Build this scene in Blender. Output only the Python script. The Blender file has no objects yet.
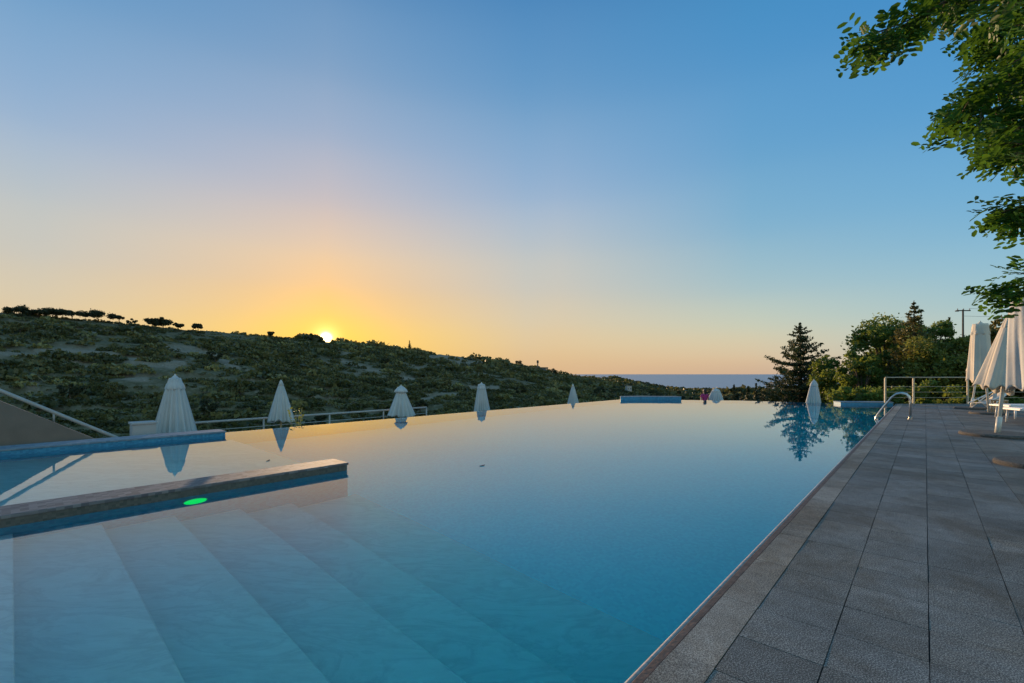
import bpy, bmesh, math, random
import numpy as np
from mathutils import Vector, Matrix

# ------------------------------------------------------------------ camera
scene = bpy.context.scene
H = 1.15                 # eye height above the deck
F = 455.0                # focal length in picture pixels (16 mm on 36 mm)
HZ = 374.0               # picture row of the horizon
cam_d = bpy.data.cameras.new("camera")
cam = bpy.data.objects.new("camera", cam_d)
scene.collection.objects.link(cam)
cam_d.sensor_width = 36.0
cam_d.lens = 36.0 * F / 1024.0
cam_d.shift_y = (HZ - 341.5) / 1024.0
cam_d.clip_start = 0.05
cam_d.clip_end = 200000
cam.location = (0, 0, H)
cam.rotation_euler = (math.radians(90), 0, 0)
scene.camera = cam

# ------------------------------------------------------------------ light
SUN_AZ = math.atan2(326 - 512, F)          # azimuth from +Y towards +X
SUN_EL = math.radians(4.6)
DISC_EL = math.atan2(374 - 338.0, math.hypot(186, F))
world = bpy.data.worlds.new("World")
scene.world = world
world.use_nodes = True
wn, wl = world.node_tree.nodes, world.node_tree.links
wn.clear()
w_out = wn.new('ShaderNodeOutputWorld')
w_bg = wn.new('ShaderNodeBackground')
w_bg.inputs['Strength'].default_value = 0.13
sky = wn.new('ShaderNodeTexSky')
sky.sky_type = 'NISHITA'
sky.sun_disc = False
sky.sun_elevation = SUN_EL
sky.sun_rotation = SUN_AZ
sky.air_density = 1.2
sky.dust_density = 1.0
sky.ozone_density = 2.0


def _lin(c):
    return tuple((x / 255 / 12.92) if x / 255 <= 0.04045 else ((x / 255 + 0.055) / 1.055) ** 2.4 for x in c)


def _m(op, *args, **kw):
    n = wn.new('ShaderNodeMath'); n.operation = op
    for i, q in enumerate(args):
        if isinstance(q, (int, float)): n.inputs[i].default_value = q
        else: wl.new(q, n.inputs[i])
    n.use_clamp = kw.get('clamp', False)
    return n.outputs[0]


def _ramp(fac, stops):
    r = wn.new('ShaderNodeValToRGB'); e = r.color_ramp.elements
    while len(e) > 1: e.remove(e[-1])
    r.color_ramp.interpolation = 'CARDINAL'
    e[0].position = stops[0][0] / 90; e[0].color = (*_lin(stops[0][1]), 1)
    for p, c in stops[1:]:
        q = e.new(p / 90); q.color = (*_lin(c), 1)
    wl.new(fac, r.inputs[0]); return r.outputs[0]


def _mix(f, a, b, blend='MIX'):
    n = wn.new('ShaderNodeMix'); n.data_type = 'RGBA'; n.blend_type = blend
    if isinstance(f, (int, float)): n.inputs[0].default_value = f
    else: wl.new(f, n.inputs[0])
    for i, q in ((6, a), (7, b)):
        if isinstance(q, tuple): n.inputs[i].default_value = q
        else: wl.new(q, n.inputs[i])
    return n.outputs[2]


# clear evening sky: colour by height above the horizon and by bearing from the sun
w_tc = wn.new('ShaderNodeTexCoord')
w_sep = wn.new('ShaderNodeSeparateXYZ'); wl.new(w_tc.outputs['Generated'], w_sep.inputs[0])
elev = _m('MULTIPLY', _m('ARCSINE', w_sep.outputs[2]), 2 / math.pi)          # 0..1 for 0..90 degrees
elev = _m('MAXIMUM', elev, 0.0)
hx = _m('MULTIPLY', w_sep.outputs[0], math.sin(SUN_AZ)); hy = _m('MULTIPLY', w_sep.outputs[1], math.cos(SUN_AZ))
hl = _m('SQRT', _m('ADD', _m('ADD', _m('MULTIPLY', w_sep.outputs[0], w_sep.outputs[0]), _m('MULTIPLY', w_sep.outputs[1], w_sep.outputs[1])), 1e-6))
off = _m('MULTIPLY', _m('ARCCOSINE', _m('DIVIDE', _m('ADD', hx, hy), hl)), 180 / math.pi)
TOP = [(48, (62, 116, 168)), (90, (50, 100, 155))]
rA = _ramp(elev, [(0, (250, 196, 80)), (4.5, (255, 206, 88)), (7, (250, 201, 112)), (10, (240, 197, 138)), (14, (228, 198, 165)), (19, (200, 188, 186)), (25, (166, 176, 196)), (31, (134, 162, 194)), (38, (102, 144, 186))] + TOP)
rB = _ramp(elev, [(0, (212, 176, 136)), (3, (218, 190, 148)), (6, (214, 196, 164)), (10, (200, 194, 180)), (15, (184, 190, 192)), (21, (152, 176, 202)), (30, (112, 156, 196)), (39, (78, 134, 184))] + TOP)
rC = _ramp(elev, [(0, (202, 172, 144)), (2, (210, 188, 156)), (5, (198, 198, 176)), (9, (168, 190, 192)), (15, (134, 176, 200)), (22, (108, 162, 200)), (30, (86, 148, 196)), (38, (66, 134, 186))] + TOP)
rD = _ramp(elev, [(0, (176, 172, 164)), (2, (180, 192, 184)), (6, (158, 190, 198)), (12, (124, 176, 206)), (20, (94, 158, 204)), (30, (68, 140, 196)), (38, (58, 130, 188))] + TOP)


def _ss(lo, hi):
    t = _m('DIVIDE', _m('SUBTRACT', off, lo), hi - lo, clamp=True)
    return t


g = _mix(_ss(0, 24), rA, rB)
g = _mix(_ss(28, 50), g, rC)
g = _mix(_ss(50, 72), g, rD)
# unseen sky overhead and behind the camera, brightened and warmed as added fill
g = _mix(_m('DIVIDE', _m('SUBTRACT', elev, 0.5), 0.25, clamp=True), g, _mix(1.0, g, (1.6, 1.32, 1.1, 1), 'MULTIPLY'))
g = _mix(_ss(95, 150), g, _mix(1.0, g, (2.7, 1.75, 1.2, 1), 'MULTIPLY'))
w_nz = _mix(1.0, sky.outputs[0], (0.002, 0.002, 0.002, 1), 'MULTIPLY')
g = _mix(1.0, g, w_nz, 'ADD')
# the low sun itself and the tight glow around it
vd = wn.new('ShaderNodeVectorMath'); vd.operation = 'DOT_PRODUCT'
wl.new(w_tc.outputs['Generated'], vd.inputs[0])
vd.inputs[1].default_value = (math.sin(SUN_AZ) * math.cos(DISC_EL), math.cos(SUN_AZ) * math.cos(DISC_EL), math.sin(DISC_EL))
ang = _m('MULTIPLY', _m('ARCCOSINE', _m('MINIMUM', vd.outputs['Value'], 1.0)), 180 / math.pi)
def _gauss(w): return _m('EXPONENT', _m('MULTIPLY', _m('POWER', _m('DIVIDE', ang, w), 2.0), -1.0))
def _col(f, c):
    n = wn.new('ShaderNodeVectorMath'); n.operation = 'SCALE'; n.inputs[0].default_value = c; wl.new(f, n.inputs['Scale']); return n.outputs[0]
g = _mix(1.0, g, _col(_gauss(0.42), (14.0, 11.0, 6.0)), 'ADD')
g = _mix(1.0, g, _col(_gauss(1.3), (0.7, 0.5, 0.2)), 'ADD')
g = _mix(1.0, g, _col(_gauss(6.0), (0.18, 0.07, 0.0)), 'ADD')
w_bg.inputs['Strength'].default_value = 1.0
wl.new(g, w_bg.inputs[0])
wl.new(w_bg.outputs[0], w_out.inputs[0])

sun_d = bpy.data.lights.new("sun_lamp", 'SUN')
sun_o = bpy.data.objects.new("sun_lamp", sun_d)
scene.collection.objects.link(sun_o)
sun_d.energy = 5.0
sun_d.color = (1.0, 0.66, 0.36)
sun_d.angle = math.radians(0.6)
sd = Vector((math.sin(SUN_AZ) * math.cos(SUN_EL), math.cos(SUN_AZ) * math.cos(SUN_EL), math.sin(SUN_EL)))
sun_o.rotation_euler = sd.to_track_quat('Z', 'Y').to_euler()

vs = scene.view_settings
vs.view_transform = 'Standard'
vs.look = 'None'
vs.exposure = 0.08
vs.gamma = 1.0
vs.use_curve_mapping = False
scene.cycles.max_bounces = 8
scene.cycles.transparent_max_bounces = 16
scene.cycles.caustics_reflective = False
scene.cycles.caustics_refractive = True
scene.cycles.sample_clamp_indirect = 3.0

# ------------------------------------------------------------------ helpers
R = random.Random(7)
rng = np.random.default_rng(11)
C = scene.collection
CT, ST = math.cos(math.atan2(413, 455)), math.sin(math.atan2(413, 455))


def W(a, o, z=0.0):
    """a metres along the long pool side, o metres out over the pool from the eye"""
    return Vector((ST * a - CT * o, CT * a + ST * o, z))


def AO(x, y):
    return ST * x + CT * y, -CT * x + ST * y


def P(u, v, D):
    """point at depth D seen at picture position u, v"""
    return Vector(((u - 512) / F * D, D, H - (v - HZ) / F * D))


def tag(o, label=None, cat=None, group=None, kind=None):
    if label: o['label'] = label
    if cat: o['category'] = cat
    if group: o['group'] = group
    if kind: o['kind'] = kind
    return o


def empty(name, loc, rz=0.0, label=None, cat=None, group=None, rot=None):
    o = bpy.data.objects.new(name, None)
    C.objects.link(o)
    o.location = loc
    o.rotation_euler = rot if rot else (0, 0, rz)
    o.empty_display_size = 0.2
    return tag(o, label, cat, group)


def link(name, me, mat, parent=None, smooth=False):
    if mat is not None:
        me.materials.append(mat)
    if smooth:
        me.polygons.foreach_set('use_smooth', [True] * len(me.polygons))
    o = bpy.data.objects.new(name, me)
    C.objects.link(o)
    if parent is not None:
        o.parent = parent
    return o


def dup(root):
    r = root.copy(); C.objects.link(r)
    for ch in list(root.children):
        c = ch.copy(); C.objects.link(c); c.parent = r
        for g in list(ch.children):
            d = g.copy(); C.objects.link(d); d.parent = c
    return r


class MB:
    def __init__(self):
        self.v, self.f = [], []

    def box(self, c, s, rz=0.0, m=None):
        cx, cy, cz = c; sx, sy, sz = s[0] / 2, s[1] / 2, s[2] / 2
        M_ = m if m else Matrix.Rotation(rz, 3, 'Z')
        b = len(self.v)
        for dx, dy, dz in ((-1, -1, -1), (1, -1, -1), (1, 1, -1), (-1, 1, -1), (-1, -1, 1), (1, -1, 1), (1, 1, 1), (-1, 1, 1)):
            p = M_ @ Vector((dx * sx, dy * sy, dz * sz))
            self.v.append((cx + p.x, cy + p.y, cz + p.z))
        for q in ((0, 3, 2, 1), (4, 5, 6, 7), (0, 1, 5, 4), (1, 2, 6, 5), (2, 3, 7, 6), (3, 0, 4, 7)):
            self.f.append(tuple(b + i for i in q))
        return self

    def prism(self, poly, z0, z1):
        """poly: list of (x, y) counter-clockwise"""
        b = len(self.v); n = len(poly)
        for x, y in poly: self.v.append((x, y, z0))
        for x, y in poly: self.v.append((x, y, z1))
        self.f.append(tuple(b + i for i in range(n))[::-1])
        self.f.append(tuple(b + n + i for i in range(n)))
        for i in range(n):
            j = (i + 1) % n
            self.f.append((b + i, b + j, b + n + j, b + n + i))
        return self

    def aobox(self, a0, a1, o0, o1, z0, z1):
        p = [W(a0, o0), W(a1, o0), W(a1, o1), W(a0, o1)]
        return self.prism([(q.x, q.y) for q in p], z0, z1)

    def tube(self, pts, rad, seg=8, cap=True):
        pts = [Vector(p) for p in pts]
        n = len(pts)
        rads = rad if isinstance(rad, (list, tuple)) else [rad] * n
        b = len(self.v)
        up = Vector((0.123, 0.31, 0.94)).normalized()
        for i, p in enumerate(pts):
            t = (pts[min(i + 1, n - 1)] - pts[max(i - 1, 0)]).normalized()
            s = t.cross(up)
            if s.length < 1e-3: s = t.cross(Vector((1, 0, 0)))
            s.normalize(); w = s.cross(t)
            for k in range(seg):
                an = 2 * math.pi * k / seg
                q = p + (s * math.cos(an) + w * math.sin(an)) * rads[i]
                self.v.append(tuple(q))
        for i in range(n - 1):
            for k in range(seg):
                k2 = (k + 1) % seg
                self.f.append((b + i * seg + k, b + i * seg + k2, b + (i + 1) * seg + k2, b + (i + 1) * seg + k))
        if cap:
            self.f.append(tuple(b + k for k in range(seg))[::-1])
            self.f.append(tuple(b + (n - 1) * seg + k for k in range(seg)))
        return self

    def rev(self, prof, seg=24, rf=None):
        """prof: list of (z, r); rf(theta, i) multiplies the radius"""
        b = len(self.v)
        for i, (z, r) in enumerate(prof):
            for k in range(seg):
                an = 2 * math.pi * k / seg
                m = rf(an, i) if rf else 1.0
                self.v.append((r * m * math.cos(an), r * m * math.sin(an), z))
        for i in range(len(prof) - 1):
            for k in range(seg):
                k2 = (k + 1) % seg
                self.f.append((b + i * seg + k, b + i * seg + k2, b + (i + 1) * seg + k2, b + (i + 1) * seg + k))
        return self

    def build(self, name, mat, parent=None, smooth=False, bevel=0.0, solid=0.0):
        me = bpy.data.meshes.new(name)
        me.from_pydata(self.v, [], self.f)
        me.update()
        o = link(name, me, mat, parent, smooth)
        if solid:
            m = o.modifiers.new('solid', 'SOLIDIFY'); m.thickness = solid
        if bevel:
            m = o.modifiers.new('bevel', 'BEVEL'); m.width = bevel; m.segments = 2; m.limit_method = 'ANGLE'
        return o


def np_mesh(name, V, Fq, mat, parent=None, tint=None, attr='tint'):
    """V (n,3), Fq (m,k) all faces with k corners; tint one value per face"""
    me = bpy.data.meshes.new(name)
    n, (m, k) = len(V), Fq.shape
    me.vertices.add(n)
    me.vertices.foreach_set('co', np.ascontiguousarray(V, dtype=np.float32).ravel())
    me.loops.add(m * k)
    me.loops.foreach_set('vertex_index', np.ascontiguousarray(Fq, dtype=np.int32).ravel())
    me.polygons.add(m)
    me.polygons.foreach_set('loop_start', np.arange(0, m * k, k, dtype=np.int32))
    try:
        me.polygons.foreach_set('loop_total', np.full(m, k, dtype=np.int32))
    except Exception:
        pass
    if tint is not None:
        at = me.attributes.new(attr, 'FLOAT', 'FACE')
        at.data.foreach_set('value', np.ascontiguousarray(tint, dtype=np.float32))
    me.update(calc_edges=True)
    me.validate()
    return link(name, me, mat, parent)


# ------------------------------------------------------------------ materials
def mat_new(name):
    m = bpy.data.materials.new(name); m.use_nodes = True
    nt = m.node_tree; nt.nodes.clear()
    out = nt.nodes.new('ShaderNodeOutputMaterial')
    return m, nt, out


def nd(nt, t, **kw):
    n = nt.nodes.new(t)
    for k, v in kw.items():
        if k in n.inputs: n.inputs[k].default_value = v
        else: setattr(n, k, v)
    return n


def ramp(nt, fac, stops):
    r = nt.nodes.new('ShaderNodeValToRGB')
    e = r.color_ramp.elements
    while len(e) > 1: e.remove(e[-1])
    e[0].position, e[0].color = stops[0][0], (*stops[0][1], 1)
    for p, c in stops[1:]:
        q = e.new(p); q.color = (*c, 1)
    nt.links.new(fac, r.inputs[0])
    return r.outputs[0]


def simple(name, col, rough=0.6, metal=0.0, var=0.15, scale=6.0, bump=0.0, bscale=60.0, spec=0.5):
    m, nt, out = mat_new(name)
    tc = nd(nt, 'ShaderNodeTexCoord')
    nz = nd(nt, 'ShaderNodeTexNoise', Scale=scale, Detail=6.0)
    nt.links.new(tc.outputs['Object'], nz.inputs['Vector'])
    lo = tuple(c * (1 - var) for c in col); hi = tuple(min(1, c * (1 + var)) for c in col)
    cr = ramp(nt, nz.outputs[0], [(0.3, lo), (0.7, hi)])
    b = nd(nt, 'ShaderNodeBsdfPrincipled', Roughness=rough, Metallic=metal)
    b.inputs['Specular IOR Level'].default_value = spec
    nt.links.new(cr, b.inputs['Base Color'])
    if bump:
        n2 = nd(nt, 'ShaderNodeTexNoise', Scale=bscale, Detail=4.0)
        nt.links.new(tc.outputs['Object'], n2.inputs['Vector'])
        bp = nd(nt, 'ShaderNodeBump', Strength=bump, Distance=0.01)
        nt.links.new(n2.outputs[0], bp.inputs['Height'])
        nt.links.new(bp.outputs[0], b.inputs['Normal'])
    nt.links.new(b.outputs[0], out.inputs[0])
    return m


def leaf_mat(name, dark, light, trans=0.35, tcol=(0.12, 0.16, 0.03)):
    m, nt, out = mat_new(name)
    at = nd(nt, 'ShaderNodeAttribute', attribute_name='tint')
    cr = ramp(nt, at.outputs['Fac'], [(0.0, dark), (0.8, light), (1.0, tuple(c * 1.5 for c in light))])
    d = nd(nt, 'ShaderNodeBsdfPrincipled', Roughness=0.5)
    d.inputs['Specular IOR Level'].default_value = 0.35
    nt.links.new(cr, d.inputs['Base Color'])
    t = nd(nt, 'ShaderNodeBsdfTranslucent'); t.inputs[0].default_value = (*tcol, 1)
    mx = nd(nt, 'ShaderNodeMixShader'); mx.inputs[0].default_value = trans
    nt.links.new(d.outputs[0], mx.inputs[1]); nt.links.new(t.outputs[0], mx.inputs[2])
    nt.links.new(mx.outputs[0], out.inputs[0])
    return m


def granite(name, base, hi, joint=None):
    """speckled granite; per-slab shade from the tint attribute"""
    m, nt, out = mat_new(name)
    tc = nd(nt, 'ShaderNodeTexCoord')
    at = nd(nt, 'ShaderNodeAttribute', attribute_name='tint')
    n1 = nd(nt, 'ShaderNodeTexNoise', Scale=190.0, Detail=3.0)
    n2 = nd(nt, 'ShaderNodeTexNoise', Scale=1.7, Detail=6.0, Roughness=0.6)
    n3 = nd(nt, 'ShaderNodeTexNoise', Scale=320.0, Detail=2.0)
    n4 = nd(nt, 'ShaderNodeTexNoise', Scale=9.0, Detail=8.0, Roughness=0.7)
    for n in (n1, n2, n3, n4): nt.links.new(tc.outputs['Object'], n.inputs['Vector'])
    c1 = ramp(nt, n1.outputs[0], [(0.36, tuple(c * 0.45 for c in base)), (0.5, base), (0.66, hi)])
    mm = nd(nt, 'ShaderNodeMath', operation='MULTIPLY_ADD'); mm.inputs[1].default_value = 0.36; mm.inputs[2].default_value = 0.72
    nt.links.new(at.outputs['Fac'], mm.inputs[0])
    m2 = nd(nt, 'ShaderNodeMath', operation='MULTIPLY_ADD'); m2.inputs[1].default_value = 1.1; m2.inputs[2].default_value = 0.42
    nt.links.new(n2.outputs[0], m2.inputs[0])
    m3 = nd(nt, 'ShaderNodeMath', operation='MULTIPLY'); nt.links.new(mm.outputs[0], m3.inputs[0]); nt.links.new(m2.outputs[0], m3.inputs[1])
    m4 = nd(nt, 'ShaderNodeMath', operation='MULTIPLY_ADD'); m4.inputs[1].default_value = 1.0; m4.inputs[2].default_value = 0.5
    nt.links.new(n4.outputs[0], m4.inputs[0])
    m5 = nd(nt, 'ShaderNodeMath', operation='MULTIPLY'); nt.links.new(m3.outputs[0], m5.inputs[0]); nt.links.new(m4.outputs[0], m5.inputs[1])
    vm = nd(nt, 'ShaderNodeVectorMath', operation='SCALE')
    nt.links.new(c1, vm.inputs[0]); nt.links.new(m5.outputs[0], vm.inputs['Scale'])
    n5 = nd(nt, 'ShaderNodeTexNoise', Scale=0.8, Detail=9.0, Roughness=0.72, Distortion=0.8)
    nt.links.new(tc.outputs['Object'], n5.inputs['Vector'])
    st = ramp(nt, n5.outputs[0], [(0.42, (1, 1, 1)), (0.54, (0.86, 0.80, 0.74)), (0.60, (0.74, 0.64, 0.54)), (0.66, (0.9, 0.86, 0.82)), (0.8, (1, 1, 1))])
    vm2 = nd(nt, 'ShaderNodeVectorMath', operation='MULTIPLY'); nt.links.new(vm.outputs[0], vm2.inputs[0]); nt.links.new(st, vm2.inputs[1])
    vm = vm2
    b = nd(nt, 'ShaderNodeBsdfPrincipled', Roughness=0.72)
    b.inputs['Specular IOR Level'].default_value = 0.35
    nt.links.new(vm.outputs[0], b.inputs['Base Color'])
    bp = nd(nt, 'ShaderNodeBump', Strength=0.35, Distance=0.002)
    nt.links.new(n3.outputs[0], bp.inputs['Height'])
    nt.links.new(bp.outputs[0], b.inputs['Normal'])
    nt.links.new(b.outputs[0], out.inputs[0])
    return m


def mosaic(name, c0, c1, size=0.025, rough=0.25, ang=0.0, grout=(0.25, 0.3, 0.3)):
    m, nt, out = mat_new(name)
    tc = nd(nt, 'ShaderNodeTexCoord')
    mp = nd(nt, 'ShaderNodeMapping'); mp.inputs['Rotation'].default_value = (0, 0, ang)
    mp.inputs['Scale'].default_value = (1 / size,) * 3
    nt.links.new(tc.outputs['Object'], mp.inputs[0])
    fl = nd(nt, 'ShaderNodeVectorMath', operation='FLOOR'); nt.links.new(mp.outputs[0], fl.inputs[0])
    wn_ = nd(nt, 'ShaderNodeTexWhiteNoise'); nt.links.new(fl.outputs[0], wn_.inputs['Vector'])
    cr = ramp(nt, wn_.outputs[0], [(0.0, c0), (1.0, c1)])
    b = nd(nt, 'ShaderNodeBsdfPrincipled', Roughness=rough)
    nt.links.new(cr, b.inputs['Base Color'])
    nt.links.new(b.outputs[0], out.inputs[0])
    return m


ANG = -math.atan2(455, 413) + math.pi / 2
M = {}
M['granite'] = granite('grey_granite', (0.185, 0.165, 0.15), (0.56, 0.51, 0.46))
M['granite_warm'] = granite('warm_granite', (0.20, 0.168, 0.14), (0.46, 0.40, 0.34))
M['coping'] = granite('coping_granite', (0.33, 0.26, 0.21), (0.66, 0.55, 0.45))
M['mortar'] = simple('dark_mortar', (0.02, 0.02, 0.022), 0.9, var=0.3, scale=20)
M['nosing'] = simple('pale_nosing', (0.36, 0.33, 0.31), 0.7, var=0.3, scale=30, bump=0.2)
M['brown_strip'] = simple('brown_strip', (0.16, 0.09, 0.065), 0.7, var=0.35, scale=25, bump=0.3)
M['tile_blue'] = mosaic('blue_mosaic', (0.02, 0.18, 0.32), (0.05, 0.30, 0.46), 0.03, 0.5, ANG)
M['tile_floor'] = mosaic('blue_floor_mosaic', (0.01, 0.66, 0.76), (0.03, 0.76, 0.84), 0.03, 0.4, ANG)
M['tile_brown'] = mosaic('brown_mosaic', (0.05, 0.06, 0.05), (0.14, 0.13, 0.11), 0.025, 0.4, ANG)
M['wall_top'] = mosaic('grey_mosaic', (0.11, 0.095, 0.10), (0.26, 0.23, 0.22), 0.05, 0.75, ANG)
M['wall_top_blue'] = mosaic('pale_blue_mosaic', (0.14, 0.20, 0.25), (0.24, 0.30, 0.34), 0.05, 0.7, ANG)
M['steel'] = simple('brushed_steel', (0.62, 0.6, 0.57), 0.28, 1.0, var=0.1, scale=40)
M['rail_paint'] = simple('pale_rail_paint', (0.42, 0.4, 0.37), 0.4, 0.0, var=0.08)
M['rail_tan'] = simple('tan_rail_paint', (0.52, 0.42, 0.29), 0.45, var=0.1)
M['canvas'] = simple('canvas_cloth', (0.56, 0.56, 0.55), 0.85, var=0.06, scale=3, bump=0.3, bscale=25)
M['canvas_beige'] = simple('beige_canvas', (0.66, 0.58, 0.47), 0.85, var=0.08, scale=3, bump=0.3, bscale=25)
M['pole_white'] = simple('white_pole_paint', (0.72, 0.68, 0.6), 0.4, var=0.12, scale=8)
M['concrete'] = simple('pebble_concrete', (0.12, 0.105, 0.09), 0.9, var=0.6, scale=55, bump=1.0, bscale=70)
M['plaster'] = simple('grey_plaster', (0.22, 0.175, 0.14), 0.9, var=0.12, scale=3, bump=0.2)
M['plaster_white'] = simple('white_plaster', (0.45, 0.42, 0.40), 0.85, var=0.08, scale=3)
M['terrace'] = simple('terrace_concrete', (0.25, 0.22, 0.2), 0.9, var=0.2, scale=2)
M['plastic'] = simple('white_plastic', (0.75, 0.74, 0.72), 0.35, var=0.04)
M['wood'] = simple('pale_wood', (0.5, 0.32, 0.17), 0.6, var=0.25, scale=14)
M['bark'] = simple('bark', (0.09, 0.065, 0.045), 0.9, var=0.4, scale=12, bump=0.8, bscale=30)
M['dark_pole'] = simple('weathered_pole', (0.08, 0.065, 0.05), 0.8, var=0.3)
M['leaf_carob'] = leaf_mat('carob_leaf', (0.008, 0.032, 0.008), (0.06, 0.15, 0.024), 0.28, (0.16, 0.34, 0.03))
M['leaf_broad'] = leaf_mat('broad_leaf', (0.025, 0.06, 0.015), (0.11, 0.18, 0.04), 0.4, (0.3, 0.36, 0.05))
M['leaf_yellow'] = leaf_mat('yellow_green_leaf', (0.06, 0.09, 0.015), (0.2, 0.22, 0.04), 0.35, (0.24, 0.24, 0.04))
M['leaf_conifer'] = leaf_mat('conifer_needles', (0.015, 0.03, 0.012), (0.05, 0.075, 0.025), 0.2, (0.1, 0.12, 0.03))
M['leaf_conifer_gold'] = leaf_mat('golden_conifer_needles', (0.03, 0.042, 0.012), (0.12, 0.135, 0.03), 0.28, (0.25, 0.2, 0.05))
M['leaf_scrub'] = leaf_mat('scrub_leaf', (0.045, 0.052, 0.018), (0.23, 0.21, 0.08), 0.25, (0.2, 0.18, 0.04))
M['leaf_far'] = leaf_mat('far_leaf', (0.02, 0.03, 0.014), (0.06, 0.07, 0.03), 0.15, (0.1, 0.1, 0.03))


def water_mat():
    m, nt, out = mat_new('pool_water')
    geo = nd(nt, 'ShaderNodeNewGeometry')
    n1 = nd(nt, 'ShaderNodeTexNoise', Scale=1.6, Detail=2.0)
    n2 = nd(nt, 'ShaderNodeTexNoise', Scale=9.0, Detail=3.0)
    nt.links.new(geo.outputs['Position'], n1.inputs['Vector'])
    nt.links.new(geo.outputs['Position'], n2.inputs['Vector'])
    b1 = nd(nt, 'ShaderNodeBump', Strength=0.12, Distance=0.008)
    b2 = nd(nt, 'ShaderNodeBump', Strength=0.10, Distance=0.0012)
    nt.links.new(n1.outputs[0], b1.inputs['Height'])
    nt.links.new(n2.outputs[0], b2.inputs['Height'])
    nt.links.new(b1.outputs[0], b2.inputs['Normal'])
    gl = nd(nt, 'ShaderNodeBsdfGlass', IOR=1.33, Roughness=0.0)
    nt.links.new(b2.outputs[0], gl.inputs['Normal'])
    nt.links.new(gl.outputs[0], out.inputs[0])
    va = nd(nt, 'ShaderNodeVolumeAbsorption'); va.inputs['Color'].default_value = (0.0, 0.95, 0.98, 1); va.inputs['Density'].default_value = 0.9
    nt.links.new(va.outputs[0], out.inputs['Volume'])
    return m


def marble_mat():
    m, nt, out = mat_new('step_marble')
    tc = nd(nt, 'ShaderNodeTexCoord')
    mp = nd(nt, 'ShaderNodeMapping'); mp.inputs['Rotation'].default_value = (0, 0, -0.5); mp.inputs['Scale'].default_value = (0.7, 2.2, 1)
    nt.links.new(tc.outputs['Object'], mp.inputs[0])
    n1 = nd(nt, 'ShaderNodeTexNoise', Scale=1.6, Detail=8.0, Roughness=0.65, Distortion=1.2)
    n2 = nd(nt, 'ShaderNodeTexNoise', Scale=8.0, Detail=8.0, Roughness=0.7, Distortion=0.6)
    nt.links.new(mp.outputs[0], n1.inputs['Vector']); nt.links.new(mp.outputs[0], n2.inputs['Vector'])
    c1 = ramp(nt, n1.outputs[0], [(0.3, (0.5, 0.55, 0.6)), (0.46, (0.58, 0.63, 0.68)), (0.5, (0.49, 0.54, 0.60)), (0.56, (0.60, 0.65, 0.70)), (0.8, (0.54, 0.6, 0.65))])
    c2 = ramp(nt, n2.outputs[0], [(0.35, (0.9, 0.9, 0.9)), (0.6, (1, 1, 1))])
    mx = nd(nt, 'ShaderNodeMix', data_type='RGBA', blend_type='MULTIPLY'); mx.inputs[0].default_value = 1.0
    nt.links.new(c1, mx.inputs[6]); nt.links.new(c2, mx.inputs[7])
    b = nd(nt, 'ShaderNodeBsdfPrincipled', Roughness=0.5)
    nt.links.new(mx.outputs[2], b.inputs['Base Color'])
    nt.links.new(b.outputs[0], out.inputs[0])
    return m


def sea_mat():
    m, nt, out = mat_new('sea_water')
    geo = nd(nt, 'ShaderNodeNewGeometry')
    mp = nd(nt, 'ShaderNodeMapping'); mp.inputs['Scale'].default_value = (0.02, 0.05, 0.05)
    nt.links.new(geo.outputs['Position'], mp.inputs[0])
    n1 = nd(nt, 'ShaderNodeTexNoise', Scale=1.0, Detail=6.0)
    nt.links.new(mp.outputs[0], n1.inputs['Vector'])
    b = nd(nt, 'ShaderNodeBsdfPrincipled', Roughness=0.55)
    cr = ramp(nt, n1.outputs[0], [(0.3, (0.38, 0.38, 0.42)), (0.7, (0.5, 0.5, 0.52))])
    nt.links.new(cr, b.inputs['Base Color'])
    b.inputs['IOR'].default_value = 1.33
    nt.links.new(b.outputs[0], out.inputs[0])
    return m


def terrain_mat():
    m, nt, out = mat_new('hillside_soil')
    geo = nd(nt, 'ShaderNodeNewGeometry')
    at = nd(nt, 'ShaderNodeAttribute', attribute_name='bare')
    n1 = nd(nt, 'ShaderNodeTexNoise', Scale=0.55, Detail=8.0, Roughness=0.75)
    n2 = nd(nt, 'ShaderNodeTexNoise', Scale=0.05, Detail=5.0)
    nt.links.new(geo.outputs['Position'], n1.inputs['Vector']); nt.links.new(geo.outputs['Position'], n2.inputs['Vector'])
    soil = ramp(nt, n1.outputs[0], [(0.3, (0.08, 0.07, 0.035)), (0.5, (0.16, 0.135, 0.075)), (0.7, (0.28, 0.23, 0.155))])
    rock = ramp(nt, n1.outputs[0], [(0.3, (0.13, 0.10, 0.065)), (0.47, (0.36, 0.28, 0.20)), (0.56, (0.22, 0.17, 0.11)), (0.7, (0.62, 0.52, 0.40))])
    mx = nd(nt, 'ShaderNodeMix', data_type='RGBA'); nt.links.new(at.outputs['Fac'], mx.inputs[0])
    nt.links.new(soil, mx.inputs[6]); nt.links.new(rock, mx.inputs[7])
    b = nd(nt, 'ShaderNodeBsdfPrincipled', Roughness=0.95)
    b.inputs['Specular IOR Level'].default_value = 0.1
    nt.links.new(mx.outputs[2], b.inputs['Base Color'])
    nt.links.new(b.outputs[0], out.inputs[0])
    return m


M['water'] = water_mat(); M['marble'] = marble_mat(); M['sea'] = sea_mat(); M['terrain'] = terrain_mat()

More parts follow.
